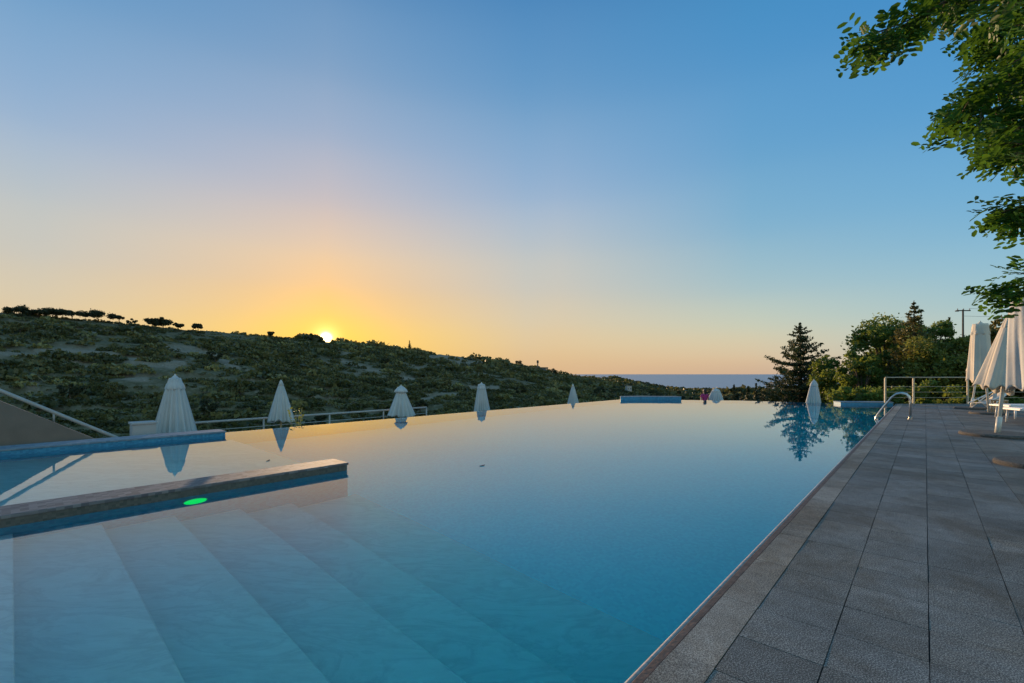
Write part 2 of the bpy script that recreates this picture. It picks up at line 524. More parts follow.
# ------------------------------------------------------------------ terrain
U_ = [-3000, -600, 0, 60, 100, 150, 200, 260, 330, 400, 450, 500, 520, 545, 570, 600, 620, 650, 690, 800, 1100, 3000]
VR = [330, 322, 314, 320, 322, 327, 332, 337, 343, 350, 356, 362, 368, 371, 377, 380, 381, 386, 390, 390.5, 391, 391]
RR = [220, 220, 230, 235, 240, 245, 255, 270, 300, 340, 380, 430, 450, 490, 560, 680, 800, 1300, 1900, 1900, 1900, 1900]
ZV = [-13, -13, -13, -13, -13, -13, -13, -13, -13, -13, -13, -13, -12, -12, -11, -10, -9, -8, -7, -6, -6, -6]


def vnoise(x, y, seed=0):
    xi, yi = np.floor(x).astype(np.int64), np.floor(y).astype(np.int64)
    xf, yf = x - xi, y - yi

    def h(a, b):
        n = (a * 374761393 + b * 668265263 + seed * 974711) & 0xffffffff
        n = ((n ^ (n >> 13)) * 1274126177) & 0xffffffff
        return ((n ^ (n >> 16)) & 0xffff) / 65535.0
    sx, sy = xf * xf * (3 - 2 * xf), yf * yf * (3 - 2 * yf)
    return (h(xi, yi) * (1 - sx) + h(xi + 1, yi) * sx) * (1 - sy) + (h(xi, yi + 1) * (1 - sx) + h(xi + 1, yi + 1) * sx) * sy


def fbm(x, y, oct=4, seed=0):
    s, a, t = 0, 1.0, 0
    for k in range(oct):
        s = s + a * vnoise(x * 2 ** k, y * 2 ** k, seed + k); t += a; a *= 0.5
    return s / t


def ground_z(x, y):
    x = np.asarray(x, float); y = np.asarray(y, float)
    r = np.hypot(x, y); ph = np.arctan2(x, y)
    phc = np.clip(ph, -1.4, 1.4)
    u = 512 + F * np.tan(phc)
    vr, Rr, zv = np.interp(u, U_, VR), np.interp(u, U_, RR), np.interp(u, U_, ZV)
    cosp = np.maximum(np.cos(phc), 0.55)
    zr = H + (HZ - vr) / F * cosp * Rr
    back = np.clip((np.abs(ph) - 1.3) / 0.5, 0, 1)
    zr = zr * (1 - back) + 2.0 * back
    zv = zv * (1 - back) - 3.0 * back
    t = np.clip((r - 90) / (Rr - 90), 0, 1)
    z = np.where(r < 27, -1.75, np.where(r < 90, -1.75 + (zv + 1.75) * np.clip((r - 27) / 63, 0, 1) ** 0.9, zv + (zr - zv) * t ** 0.95))
    z = np.where(r > Rr, np.maximum(zr - 0.22 * (r - Rr), -66), z)
    amp = np.clip((r - 27) / 60, 0, 1) * np.interp(u, [-600, 450, 620, 700], [5.0, 5.0, 3.0, 2.0])
    amp = amp * (1 - 0.75 * np.clip(1 - np.abs(r - Rr) / 60, 0, 1))
    z = z + (fbm(x / 45, y / 45, 5, 3) - 0.5) * amp
    # old farming terraces: a stepped slope
    st = np.clip((r - 95) / 30, 0, 1) * np.interp(u, [450, 600], [1, 0])
    q = (r + 12 * fbm(x / 60, y / 60, 3, 9)) / 13.0
    z = z + st * 1.2 * (0.5 - np.abs(((q % 1.0) ** 3) - 0.0))
    return z


def to_uv(x, y, z):
    d = np.maximum(y, 0.1)
    return 512 + F * x / d, HZ - F * (z - H) / d


BANDS = [  # pale limestone paths and cuts: polyline (u, v), half width in picture rows at that distance
    ([(-200, 356), (0, 354), (40, 351), (90, 352), (120, 356), (150, 364)], 2.0),
    ([(60, 362), (90, 368)], 2.5), ([(166, 363), (186, 366)], 2.5), ([(165, 349), (215, 352)], 2.5),
    ([(110, 376), (150, 379)], 1.5), ([(25, 384), (40, 385)], 2), ([(216, 357), (240, 366)], 2.6),
    ([(246, 372), (258, 392)], 2.5), ([(340, 360), (380, 372)], 1.2), ([(400, 378), (420, 379)], 1.0),
    ([(428, 355), (470, 357)], 2.2), ([(455, 362), (500, 366)], 1.4), ([(400, 370), (440, 366)], 1.0), ([(470, 352), (520, 364)], 1.2),
    ([(500, 372), (520, 372)], 1.0), ([(545, 388), (550, 393)], 1.2), ([(470, 388), (500, 388)], 1.5), ([(420, 398), (460, 394)], 1.6)]


def bare_mask(u, v, x, y):
    m = np.zeros_like(u)
    wob = (fbm(x / 6, y / 6, 3, 21) - 0.5) * 5
    for pl, hw in BANDS:
        pu = [p[0] for p in pl]; pv = [p[1] for p in pl]
        vv = np.interp(u, pu, pv)
        ins = (u > pu[0]) & (u < pu[-1])
        m = np.maximum(m, np.where(ins, np.clip(2.3 - np.abs(v + wob * 0.6 - vv) / hw, 0, 1), 0))
    m0 = m * np.clip((fbm(x / 3.5, y / 3.5, 3, 61) - 0.2) * 5, 0, 1)
    n = fbm(x / 14, y / 14, 4, 40)
    right = np.interp(u, [250, 420, 520, 600], [0.0, 0.12, 0.08, 0.0])
    m = np.maximum(m, np.clip((n - (0.70 - right)) * 9, 0, 1) * (v < 398))
    r_ = np.hypot(x, y)
    q = ((r_ + 12 * fbm(x / 60, y / 60, 3, 9)) / 13.0) % 1.0
    wall = np.clip((q - 0.86) * 14, 0, 1) * np.clip((fbm(x / 18, y / 18, 3, 71) - 0.47) * 9, 0, 1) * (u < 620) * (r_ > 95) * (v < 415)
    m = np.maximum(m, 0.75 * wall)
    m = m * np.clip((fbm(x / 3.5, y / 3.5, 3, 61) - 0.33) * 4, 0, 1)
    return np.maximum(m, m0) * (u < 610)


def build_terrain():
    ph = np.concatenate([np.arange(-180, -58, 4.0), np.arange(-58, 58, 0.25), np.arange(58, 180, 4.0)]) * math.pi / 180
    rad = [0.01, 8, 16, 24, 27]
    while rad[-1] < 600: rad.append(rad[-1] * 1.013)
    while rad[-1] < 3200: rad.append(rad[-1] * 1.04)
    rad = np.array(rad)
    A, Rg = np.meshgrid(ph, rad)
    x, y = np.sin(A) * Rg, np.cos(A) * Rg
    z = ground_z(x, y)
    nr, na = x.shape
    V = np.stack([x, y, z], -1).reshape(-1, 3)
    i, j = np.meshgrid(np.arange(nr - 1), np.arange(na), indexing='ij')
    j2 = (j + 1) % na
    Fq = np.stack([i * na + j, i * na + j2, (i + 1) * na + j2, (i + 1) * na + j], -1).reshape(-1, 4)
    Fq = Fq[:, ::-1]
    o = np_mesh('hillside', V, Fq, M['terrain'])
    u, v = to_uv(V[:, 0], V[:, 1], V[:, 2])
    b = np.where(V[:, 1] > 1, bare_mask(u, v, V[:, 0], V[:, 1]), 0)
    at = o.data.attributes.new('bare', 'FLOAT', 'POINT')
    at.data.foreach_set('value', b.astype(np.float32))
    o.data.polygons.foreach_set('use_smooth', [True] * len(o.data.polygons))
    tag(o, kind='structure')


build_terrain()
mb = MB(); mb.v = [(-90000, -2000, -60), (90000, -2000, -60), (90000, 90000, -60), (-90000, 90000, -60)]; mb.f = [(0, 1, 2, 3)]
tag(mb.build('sea', M['sea']), kind='structure')

# ------------------------------------------------------------------ pool
ZW = -0.04
inner = [(-6, 0.85), (22.9, 0.85), (22.25, 2.6), (21.7, 6.0), (20.4, 8.2), (19.1, 10.35), (-6, 10.35)]
outer = [(-6, 0.85), (23.15, 0.85), (22.5, 2.7), (21.93, 6.1), (20.6, 8.35), (19.25, 10.55), (-6, 10.55)]


def xy(l): return [(W(a, o).x, W(a, o).y) for a, o in l]


mb = MB(); mb.prism(xy([(-6.2, 0.8), (23.4, 0.8), (22.6, 2.8), (22.0, 6.2), (20.7, 8.5), (19.3, 10.6), (-6.2, 10.6)]), -2.1, -1.7)
tag(mb.build('pool_floor', M['tile_floor']), kind='structure')
mb = MB()
n = len(inner)
for i in range(n):
    j = (i + 1) % n
    if i == 0: seg = [(-6, 0.8), (23.0, 0.8), inner[1], inner[0]]
    elif i == n - 1: seg = [(-6, 10.55), (-6.2, 10.55), (-6.2, 0.8), (-6, 0.8)]
    else: seg = [inner[i], outer[i], outer[j], inner[j]]
    top = -0.046 if i else -0.03
    if i == n - 1: top = 0.0
    mb.prism(xy(seg), -2.0, top)
o = mb.build('pool_basin_walls', M['tile_blue']); tag(o, kind='structure')
bm = bmesh.new(); bm.from_mesh(o.data); bmesh.ops.recalc_face_normals(bm, faces=bm.faces); bm.to_mesh(o.data); bm.free()
# water body
mb = MB(); mb.prism(xy([(-5.99, 0.835), (23.14, 0.835), (22.49, 2.7), (21.92, 6.1), (20.59, 8.35), (19.24, 10.54), (-5.99, 10.54)]), -1.71, ZW)
tag(mb.build('pool_water', M['water']), kind='structure')
# marble steps in the shallow end
edges = [-6, -0.55, 0.0, 0.52, 1.04, 1.6, 2.12, 2.9]
tops = [-0.15, -0.28, -0.47, -0.65, -0.84, -1.03, -1.23]
mb = MB()
for k in range(7):
    mb.aobox(edges[k], edges[k + 1] + 0.012, 0.852, 5.298, tops[k] - 0.035, tops[k])
    o0 = 0.852
mb.aobox(-6, 2.9, 5.7, 9.98, -0.75, -0.7)
o = mb.build('pool_step_treads', M['marble'], bevel=0.008); tag(o, kind='structure')
mb = MB()
for k in range(7):
    mb.aobox(edges[k] + (0.0 if k else 0), edges[k + 1], 0.853, 5.297, -1.75, tops[k] - 0.035)
mb.aobox(-6, 2.89, 5.7, 9.98, -1.75, -0.75)
tag(mb.build('pool_step_risers', M['marble']), kind='structure')

# low dividing walls
def low_wall(name_label, a0, a1, o0, o1, ztop, topmat, facemat, ovh=0.015, cap=0.03):
    base = W((a0 + a1) / 2, (o0 + o1) / 2, -1.3)
    e = empty('pool_wall', base, 0, name_label, 'pool wall', None)
    mb = MB(); mb.aobox(a0, a1, o0, o1, -1.75, ztop - cap)
    w = mb.build('wall_face', facemat, e); w.location = -base
    mb = MB(); mb.aobox(a0, a1 + ovh, o0 - ovh, o1 + ovh, ztop - cap, ztop)
    c = mb.build('wall_cap', topmat, e, bevel=0.006); c.location = -base
    return e


wa = low_wall('long grey topped pool wall in the foreground with the green light on its side', -6, 2.8, 5.3, 5.66, 0.055, M['wall_top'], M['tile_brown'])
mb = MB(); mb.aobox(-6, 2.803, 5.296, 5.664, -1.75, -0.055)
t = mb.build('tiled_skirt', mosaic('deep_blue_mosaic', (0.015, 0.24, 0.38), (0.03, 0.36, 0.50), 0.03, 0.4, ANG), wa); t.location = -wa.location
wb = low_wall('long blue tiled pool wall in front of the largest closed parasol', -6, 2.77, 9.95, 10.4, 0.055, M['wall_top_blue'], M['tile_blue'])


def poly_wall(label, pts, depth, ztop):
    """wall following picture-plane points on the ground"""
    base = Vector((pts[0][0], pts[0][1], -1.3))
    e = empty('pool_wall', base, 0, label, 'pool wall')
    fr = [Vector(p) for p in pts]
    bk = [p + Vector(d) for p, d in zip(fr, depth)]
    poly = [(p.x, p.y) for p in fr] + [(p.x, p.y) for p in reversed(bk)]
    mb = MB(); mb.prism(poly, -1.8, ztop - 0.03)
    w = mb.build('wall_face', M['tile_blue'], e); w.location = -base
    cx = sum(p[0] for p in poly) / len(poly); cy = sum(p[1] for p in poly) / len(poly)
    mb = MB(); mb.prism([(cx + (x - cx) * 1.01, cy + (y - cy) * 1.03) for x, y in poly], ztop - 0.03, ztop)
    w = mb.build('wall_cap', M['wall_top_blue'], e); w.location = -base


poly_wall('short blue tiled wall at the far left corner of the pool', [(4.95, 20.75), (5.9, 21.0), (7.72, 20.75)], [(0.1, 0.5), (0, 0.5), (-0.1, 0.5)], 0.12)
poly_wall('short blue tiled wall at the far right end of the pool by the railing', [(12.75, 17.65), (14.62, 17.45)], [(0.15, 0.6), (0.25, 0.55)], 0.07)

# green under-water lamp on the face of the first wall
p = W(*AO(*((195 - 512) / F * 4.46, 4.46)), -0.098)
a_, o_ = AO(p.x, p.y)
lp = empty('pool_light', W(a_, 5.285, -0.26), math.atan2(CT, ST) - 0, 'glowing green underwater light on the side of the grey topped pool wall', 'pool light')
m, nt, out = mat_new('green_glow')
em = nd(nt, 'ShaderNodeEmission'); em.inputs[0].default_value = (0.0, 1.0, 0.16, 1); em.inputs[1].default_value = 0.9
nt.links.new(em.outputs[0], out.inputs[0])
mb = MB()
k = 28
for i in range(k):
    an = 2 * math.pi * i / k; mb.v.append((0.095 * math.cos(an), -0.006, 0.095 * math.sin(an)))
for i in range(k):
    an = 2 * math.pi * i / k; mb.v.append((0.07 * math.cos(an), -0.018, 0.07 * math.sin(an)))
for i in range(k): mb.f.append((i, (i + 1) % k, k + (i + 1) % k, k + i))
mb.f.append(tuple(k + i for i in range(k)))
mb.build('lens', m, lp)
mb = MB(); mb.tube([(0.1 * math.cos(2 * math.pi * i / k), -0.004, 0.1 * math.sin(2 * math.pi * i / k)) for i in range(k + 1)], 0.006, 6)
mb.build('bezel', M['steel'], lp)

# fallen leaves floating on the water
for k, (u, v, lab) in enumerate(((482, 466, 'small dark leaf floating in the middle of the pool'), (268, 461, 'small dark leaf floating between the two long pool walls'))):
    D = F * (H - ZW) / (v - HZ)
    mb = MB(); L = 0.05
    mb.v = [(-L, 0, 0.006), (-L * 0.3, L * 0.42, 0.003), (L * 0.5, L * 0.36, 0.004), (L, 0, 0.012), (L * 0.5, -L * 0.36, 0.006), (-L * 0.3, -L * 0.42, 0.003)]
    mb.f = [(0, 1, 2, 3), (0, 3, 4, 5)]
    o = mb.build('floating_leaf', simple('dead_leaf', (0.06, 0.035, 0.015), 0.6), solid=0.001)
    o.location = ((u - 512) / F * D, D, ZW); o.rotation_euler = (0, 0, 0.7 + k)
    tag(o, lab, 'leaf')

# ------------------------------------------------------------------ deck
def slabs(name, a0, a1, o0, o1, step_a, step_o, mat, z, seed, gap=0.005, stag=0.0, clipy=17.4, jit=0.0005):
    rr = random.Random(seed)
    bm = bmesh.new(); lay = bm.faces.layers.float.new('tint')
    no = max(1, round((o1 - o0) / step_o))
    for j in range(no):
        oa = o0 + (o1 - o0) * j / no; ob = o0 + (o1 - o0) * (j + 1) / no
        a = a0 + rr.uniform(-stag, stag)
        while a < a1:
            L = step_a + rr.uniform(-0.008, 0.008) * (1 if stag else 0)
            b = a + L
            if CT * a + ST * ((oa + ob) / 2) < clipy + 0.5:
                g = gap * rr.uniform(0.35, 1.3) / 2
                zz = z + rr.uniform(-jit, jit)
                tl = [rr.uniform(-jit, jit) for _ in range(4)]
                q = [(a + g, oa + g), (b - g, oa + g), (b - g, ob - g), (a + g, ob - g)]
                top = [bm.verts.new(W(x, y, zz + tl[i])) for i, (x, y) in enumerate(q)]
                bot = [bm.verts.new(W(x, y, z - 0.03)) for x, y in q]
                tn = rr.random()
                fs = [bm.faces.new(top)]
                for i in range(4):
                    fs.append(bm.faces.new((bot[i], bot[(i + 1) % 4], top[(i + 1) % 4], top[i])))
                for f in fs: f[lay] = tn
            a = b
    geom = bm.verts[:] + bm.edges[:] + bm.faces[:]
    bmesh.ops.bisect_plane(bm, geom=geom, plane_co=(0, clipy, 0), plane_no=(0, 1, 0), clear_outer=True)
    bmesh.ops.recalc_face_normals(bm, faces=bm.faces)
    me = bpy.data.meshes.new(name); bm.to_mesh(me); bm.free()
    return tag(link(name, me, mat), kind='structure')


slabs('pool_deck_paving', -5, 33, -0.635, 0.608, 0.311, 0.311, M['granite'], 0.0, 3)
slabs('pool_deck_outer_paving', -5, 36, -7.5, -0.635, 0.46, 0.46, M['granite_warm'], 0.0, 4)
slabs('pool_coping', -5, 30, 0.609, 0.778, 0.62, 0.2, M['coping'], 0.001, 5, stag=0.1)
mb = MB(); mb.aobox(-5, 22.85, 0.779, 0.812, -0.03, -0.001)
tag(mb.build('coping_strip', M['brown_strip'], bevel=0.003), kind='structure')
mb = MB()
b0 = [W(-5, 0.824, -0.014), W(22.85, 0.824, -0.014)]
mb.tube([b0[0] + (b0[1] - b0[0]) * i / 60 for i in range(61)], 0.0125, 10)
tag(mb.build('coping_nosing', M['nosing'], smooth=True), kind='structure')
# bed below the slabs
mb = MB()
pts = [W(-5, 0.8), W(-5, -7.5), W(33, -7.5)]
e1 = Vector((W(0, 0.8).x, 0, 0))
def at_y(o, y):
    a = (y - ST * o) / CT
    return W(a, o)
pl = [W(-5, 0.808), W(-5, -7.5), at_y(-7.5, 17.38), at_y(0.808, 17.38)]
mb.prism([(q.x, q.y) for q in pl], -1.7, -0.008)
o = mb.build('deck_bed', M['mortar']); tag(o, kind='structure')
mb = MB(); mb.box((18.9, 17.45, -0.42), (8.4, 0.1, 0.86))
tag(mb.build('deck_edge_kerb', M['granite_warm']), kind='structure')

# lower terrace round the spill edge
mb = MB(); mb.prism(xy([(-8, 10.6), (-8, 15.4), (27, 15.4), (29, 9), (27, -2), (23.5, 0.5), (22.7, 2.8), (22.1, 6.2), (20.8, 8.5), (19.4, 10.7)])[::-1], -1.8, -1.5)
o = mb.build('lower_terrace', M['terrace']); tag(o, kind='structure')
bm = bmesh.new(); bm.from_mesh(o.data); bmesh.ops.recalc_face_normals(bm, faces=bm.faces); bm.to_mesh(o.data); bm.free()

mb = MB(); mb.prism([(9.0, 22.9), (11.9, 22.9), (11.9, 24.2), (9.0, 24.2)], -1.6, -1.33)
tag(mb.build('terrace_step', M['terrace']), kind='structure')

# ------------------------------------------------------------------ railings
# deck railing at the far end
ra = empty('railing', (14.5, 17.25, 0), 0, 'pale metal railing with thin bars across the far end of the deck', 'railing')
def rel(l, base): return [Vector(p) - Vector(base) for p in l]
B = Vector((14.5, 17.25, 0))
def post(u, D): return (u - 512) / F * D
px = [post(882, 17.5), post(910, 17.5), post(969, 17.3), post(1040, 17.2)]
for i, x in enumerate(px):
    mb = MB(); mb.box((x - B.x, 0.1, 0.49 if i else 0.44), (0.055, 0.05, 1.0 if i else 1.1)); mb.build('post', M['rail_tan'], ra, bevel=0.006)
for i in range(3):
    mb = MB()
    mb.tube(rel([(px[i], 17.35, 1.02), (px[i + 1], 17.35, 1.02)], B), 0.02, 10)
    mb.build('handrail', M['rail_tan'], ra, smooth=True)
    for z in (0.25, 0.46, 0.67):
        mb = MB(); mb.tube(rel([(px[i], 17.35, z), (px[i + 1], 17.35, z)], B), 0.008, 6); mb.build('bar', M['rail_tan'], ra, smooth=True)
# walkway railing behind the spill edge
base = W(5, 14.4, -1.5)
rb = empty('railing', base, 0, 'thin white railing behind the closed parasols on the lower terrace', 'railing')
mb = MB(); mb.tube([W(a, 14.4, -0.15) - base for a in (3.0, 5, 7, 9, 10.9)], 0.03, 8); mb.build('handrail', M['rail_paint'], rb, smooth=True)
mb = MB(); mb.tube([W(a, 14.4, -0.38) - base for a in (3.0, 5, 7, 9, 10.9)], 0.012, 6); mb.build('bar', M['rail_paint'], rb, smooth=True)
for a in (3.0, 5.0, 7.0, 9.0, 10.9):
    mb = MB(); mb.tube([W(a, 14.4, -1.5) - base, W(a, 14.4, -0.15) - base], 0.024, 8); mb.build('post', M['rail_paint'], rb, smooth=True)
# stair parapet and its handrail
def onplane(u, v, oo):
    k_ = (-CT * (u - 512) / F + ST)
    D = oo / k_
    return P(u, v, D)
p0, p1, p2 = onplane(-260, 330, 11.0), onplane(0, 401, 11.0), onplane(91, 437.5, 11.0)
dirv = (p2 - p1); p3 = p1 - dirv * 1.6; p4 = p1 + dirv * 1.35
base = Vector((p1.x, p1.y, -1.5))
sw = empty('stair_wall', base, 0, 'plain grey sloping stair wall at the left edge', 'wall')
mb = MB()
nrm = Vector((-CT, ST, 0)) * 0.25
vs_ = []
for off in (Vector((0, 0, 0)), nrm):
    for q in (p3, p4):
        vs_.append(Vector((q.x, q.y, -1.6)) + off - base)
        vs_.append(q + off - base)
mb.v = [tuple(q) for q in vs_]
mb.f = [(0, 2, 3, 1), (4, 5, 7, 6), (1, 3, 7, 5), (0, 1, 5, 4), (2, 6, 7, 3), (0, 4, 6, 2)]
mb.build('wall', M['plaster'], sw)
hr = empty('handrail', base, 0, 'white sloping handrail above the grey stair wall at the left edge', 'handrail')
q1, q2 = onplane(0, 390.5, 11.1), onplane(114, 436.6, 11.1)
dv = q2 - q1
mb = MB(); mb.tube([q1 - dv * 1.6 - base, q1 - base, q2 - base, q2 + dv * 0.12 - base], 0.03, 10); mb.build('rail', M['rail_paint'], hr, smooth=True)
for f_ in (-1.2, -0.4, 0.44, 0.98):
    q = q1 + dv * f_; w_ = p1 + dirv * ((q - p1).dot(dirv) / dirv.length_squared)
    mb = MB(); mb.tube([q - base, Vector((q.x, q.y, w_.z - 0.05)) - base], 0.016, 8); mb.build('post', M['rail_paint'], hr, smooth=True)
# pillar block beside the first parasol
c = onplane(143, 436, 11.3)
pb = empty('pillar', (c.x, c.y, -1.5), math.atan2(CT, ST), 'square white plastered pillar left of the largest closed parasol', 'pillar')
mb = MB(); mb.box((0, 0, 0.84), (0.36, 0.34, 1.68)); mb.build('shaft', M['plaster_white'], pb, bevel=0.01)
mb = MB(); mb.box((0, 0, 1.70), (0.40, 0.38, 0.04)); mb.build('cap', M['plaster_white'], pb, bevel=0.008)

# pool ladder handrails
def grab(a, label):
    base = W(a, 0.3, 0)
    e = empty('ladder_rail', base, 0, label, 'pool handrail', 'curved steel handrails of the pool ladder')
    pts = [W(a, 0.28, 0.0), W(a, 0.28, 0.45), W(a, 0.30, 0.56), W(a, 0.36, 0.63), W(a, 0.46, 0.655), W(a, 0.56, 0.63), W(a, 0.64, 0.55), W(a, 0.80, 0.30), W(a, 0.93, 0.08), W(a, 0.965, -0.02), W(a, 0.97, -0.6)]
    mb = MB(); mb.tube([q - base for q in pts], 0.021, 10); mb.build('tube', M['steel'], e, smooth=True)
    mb = MB(); mb.tube([Vector((0, 0, 0)) + W(0, -0.02, 0), W(0, -0.02, 0.025)], 0.045, 14); mb.build('flange', M['steel'], e)
grab(15.35, 'nearer curved steel handrail of the pool ladder')
grab(15.9, 'farther curved steel handrail of the pool ladder')

# ------------------------------------------------------------------ parasols
def parasol(loc, height, clen, rbot, label, group, lean=(0, 0), cap=1.0, rz=0.0, mat='canvas', polemat='pole_white', rp=0.024, seed=1, pointed=False, sleeve=False, base_r=0.0, curve=1.0, topr=0.05, wide=0.0, top=(0, 0), hem=None):
    rr = random.Random(seed)
    e = empty('parasol', loc, rz, label, 'parasol', group)
    hem = hem or top
    tx, ty = top
    mb = MB(); mb.tube([(0, 0, 0), (tx, ty, height - 0.03)], rp, 12); mb.build('pole', M[polemat], e, smooth=True)
    if sleeve:
        mb = MB(); mb.tube([(0, 0, 0.0), (tx * 0.3 / height, ty * 0.3 / height, 0.3)], rp * 1.4, 14); mb.build('sleeve', M[polemat], e, smooth=True)
    ph = [rr.uniform(0, 6.28) for _ in range(4)]
    k8 = 0.2 if wide else 1.45
    amp = [rr.uniform(0.05, 0.11) * (1.7 if wide else 1) for _ in range(4)]
    def pleat(an, t):
        s = math.cos(8 * an + ph[0] + 0.5 * math.sin(an * 2 + ph[1]))
        s = 1 - 2 * abs(s) ** 0.8
        return 1 + (0.08 + 0.16 * t) * s * 0.8 * k8 + amp[0] * math.cos(3 * an + ph[2]) * t + amp[1] * math.cos(5 * an + ph[3]) * t
    N = 26; seg = 96; hemtilt = (hem[0] - tx) * 0.9
    prof = []
    z_top = height
    for i in range(N + 1):
        t = i / N
        r = topr + (rbot - topr) * (t ** curve)
        prof.append((z_top - 0.06 - (clen - 0.06) * t, r))
    mb = MB(); mb.rev(prof, seg, lambda an, i: pleat(an, i / N))
    b = 0
    # uneven hem
    for k in range(seg):
        an = 2 * math.pi * k / seg
        for row, w in ((N, 1.0), (N - 1, 0.7), (N - 2, 0.4)):
            x, y, z = mb.v[row * seg + k]
            mb.v[row * seg + k] = (x, y, z + w * hemtilt * x + w * (0.035 * math.cos(8 * an + ph[0]) + 0.03 * math.sin(2 * an + ph[1])))
    mb.v = [(x + tx + (hem[0] - tx) * (z_top - z) / clen, y + ty + (hem[1] - ty) * (z_top - z) / clen, z) for x, y, z in mb.v]
    cn = mb.build('canopy', M[mat], e, smooth=True, solid=0.004)
    # vent cap
    if not pointed:
        cr = 0.05 + (rbot - 0.05) * 0.42 * cap
        hc = clen * 0.2
        pr = [(z_top, 0.012), (z_top - 0.02, 0.035), (z_top - hc * 0.3, cr * 0.5), (z_top - hc * 0.7, cr * 0.86), (z_top - hc, cr), (z_top - hc * 1.12, cr * 0.9), (z_top - hc * 1.1, cr * 0.78)]
    else:
        hc = clen * 0.12
        pr = [(z_top + 0.02, 0.008), (z_top - 0.02, 0.03), (z_top - hc, 0.075)]
    mb = MB(); mb.rev(pr, 64, lambda an, i: 1 + 0.035 * i / 2 * math.cos(8 * an + ph[0]))
    mb.v = [(x + tx + (hem[0] - tx) * (z_top - z) / clen, y + ty, z) for x, y, z in mb.v]
    mb.build('vent_cap', M[mat], e, smooth=True, solid=0.004)
    mb = MB(); mb.rev([(z_top + 0.03, 0.001), (z_top + 0.025, 0.012), (z_top + 0.01, 0.016), (z_top - 0.02, 0.012)], 12)
    mb.v = [(x + tx, y + ty, z) for x, y, z in mb.v]
    mb.build('finial', M[polemat], e, smooth=True)
    if False:
        t = 0.62; r = (topr + (rbot - topr) * t ** curve) * 1.13
        mb = MB(); zc = z_top - clen * t
        mb.tube([(r * math.cos(2 * math.pi * i / 24) * 1.0, r * math.sin(2 * math.pi * i / 24), zc) for i in range(25)], 0.008, 6, cap=False)
        mb.v = [(x + tx + (hem[0] - tx) * t, y + ty + (hem[1] - ty) * t, z) for x, y, z in mb.v]
        mb.build('tie_strap', M[mat], e)
    if wide:
        mb = MB(); mb.rev([(-0.05, wide), (-0.02, wide * 1.01), (0.0, wide * 0.985), (0.008, wide * 0.94), (0.008, 0.0)], 56, lambda an, i: 1 + 0.006 * math.sin(7 * an + seed))
        bb = mb.build('base', M['concrete'], e)
    if base_r:
        mb = MB(); mb.rev([(0, base_r), (0.05, base_r), (0.07, base_r - 0.03), (0.07, 0.0)], 28); mb.build('foot', M['concrete'], e)
    return e


G1 = 'closed parasols on the lower terrace round the pool'
def lp_(u, D): return ((u - 512) / F * D, D, -1.5)
parasol(lp_(175, 10.6), 2.62, 1.52, 0.385, 'largest closed pale parasol behind the blue pool wall on the left', G1, cap=0.95, seed=3, base_r=0.28, topr=0.1, curve=0.85)
parasol(lp_(281, 13.05), 2.46, 1.16, 0.29, 'sharply pointed closed grey parasol leaning over the white rail, second from left', G1, pointed=True, seed=5, polemat='wood', base_r=0.28, topr=0.03, curve=0.8, lean=(0, 0.03))
parasol(lp_(401, 16.3), 2.24, 1.09, 0.43, 'widest flaring closed parasol at the right end of the white rail', G1, cap=1.15, seed=8, base_r=0.28, topr=0.07, curve=0.9)
parasol(lp_(481.5, 19.2), 2.28, 1.22, 0.29, 'slim bluish closed parasol with a rounded top, fourth from left', G1, cap=1.3, seed=9, base_r=0.28, topr=0.13, curve=0.9)
parasol(lp_(573, 24.0), 2.10, 1.12, 0.27, 'small pointed bluish closed parasol left of the far blue wall', G1, pointed=True, seed=12, base_r=0.28, topr=0.03, curve=0.75)
parasol(lp_(716, 24.7), 1.88, 0.9, 0.42, 'short domed grey parasol beside the person in magenta', G1, cap=1.1, seed=13, base_r=0.28, topr=0.13, curve=0.7)
parasol(lp_(814, 19.3), 2.40, 1.2, 0.27, 'closed white parasol in front of the lone conifer', G1, cap=1.0, seed=15, base_r=0.28, topr=0.07, curve=0.7)

G2 = 'closed beige parasols on the deck'
def dk(u, v, z=0.0):
    D = F * (H - z) / (v - HZ); return ((u - 512) / F * D, D, z)
parasol(dk(971.5, 407.5, 0.05), 2.62, 1.5, 0.26, 'closed beige parasol farthest back, mostly hidden behind the one with the domed top', G2, mat='canvas_beige', cap=0.9, rp=0.028, seed=21, wide=0.42, sleeve=True, topr=0.1, curve=0.8, top=(0.42, 0), hem=(0.16, 0))
parasol(dk(989, 412.3, 0.05), 2.60, 1.70, 0.26, 'closed beige parasol with a domed top, second from the railing', G2, mat='canvas_beige', cap=1.7, rp=0.028, seed=33, wide=0.42, sleeve=False, topr=0.16, curve=0.7, top=(-0.25, 0), hem=(-0.22, 0))
parasol(dk(997.5, 433, 0.05), 2.28, 1.46, 0.25, 'closed beige parasol swept sideways off its tilted pole, with a knotted top', G2, mat='canvas_beige', cap=0.55, rp=0.03, seed=27, wide=0.52, sleeve=True, topr=0.035, curve=0.75, top=(0.27, 0), hem=(0.0, 0.05))
x4 = (1042 - 512) / F * 5.66
parasol((x4, 5.66, 0.05), 2.16, 1.26, 0.26, 'nearest closed pale parasol cut by the right edge of the picture', G2, mat='canvas', cap=0.9, rp=0.028, seed=41, wide=0.42, sleeve=True, topr=0.15, curve=0.45, top=(-0.12, 0), hem=(-0.06, 0))

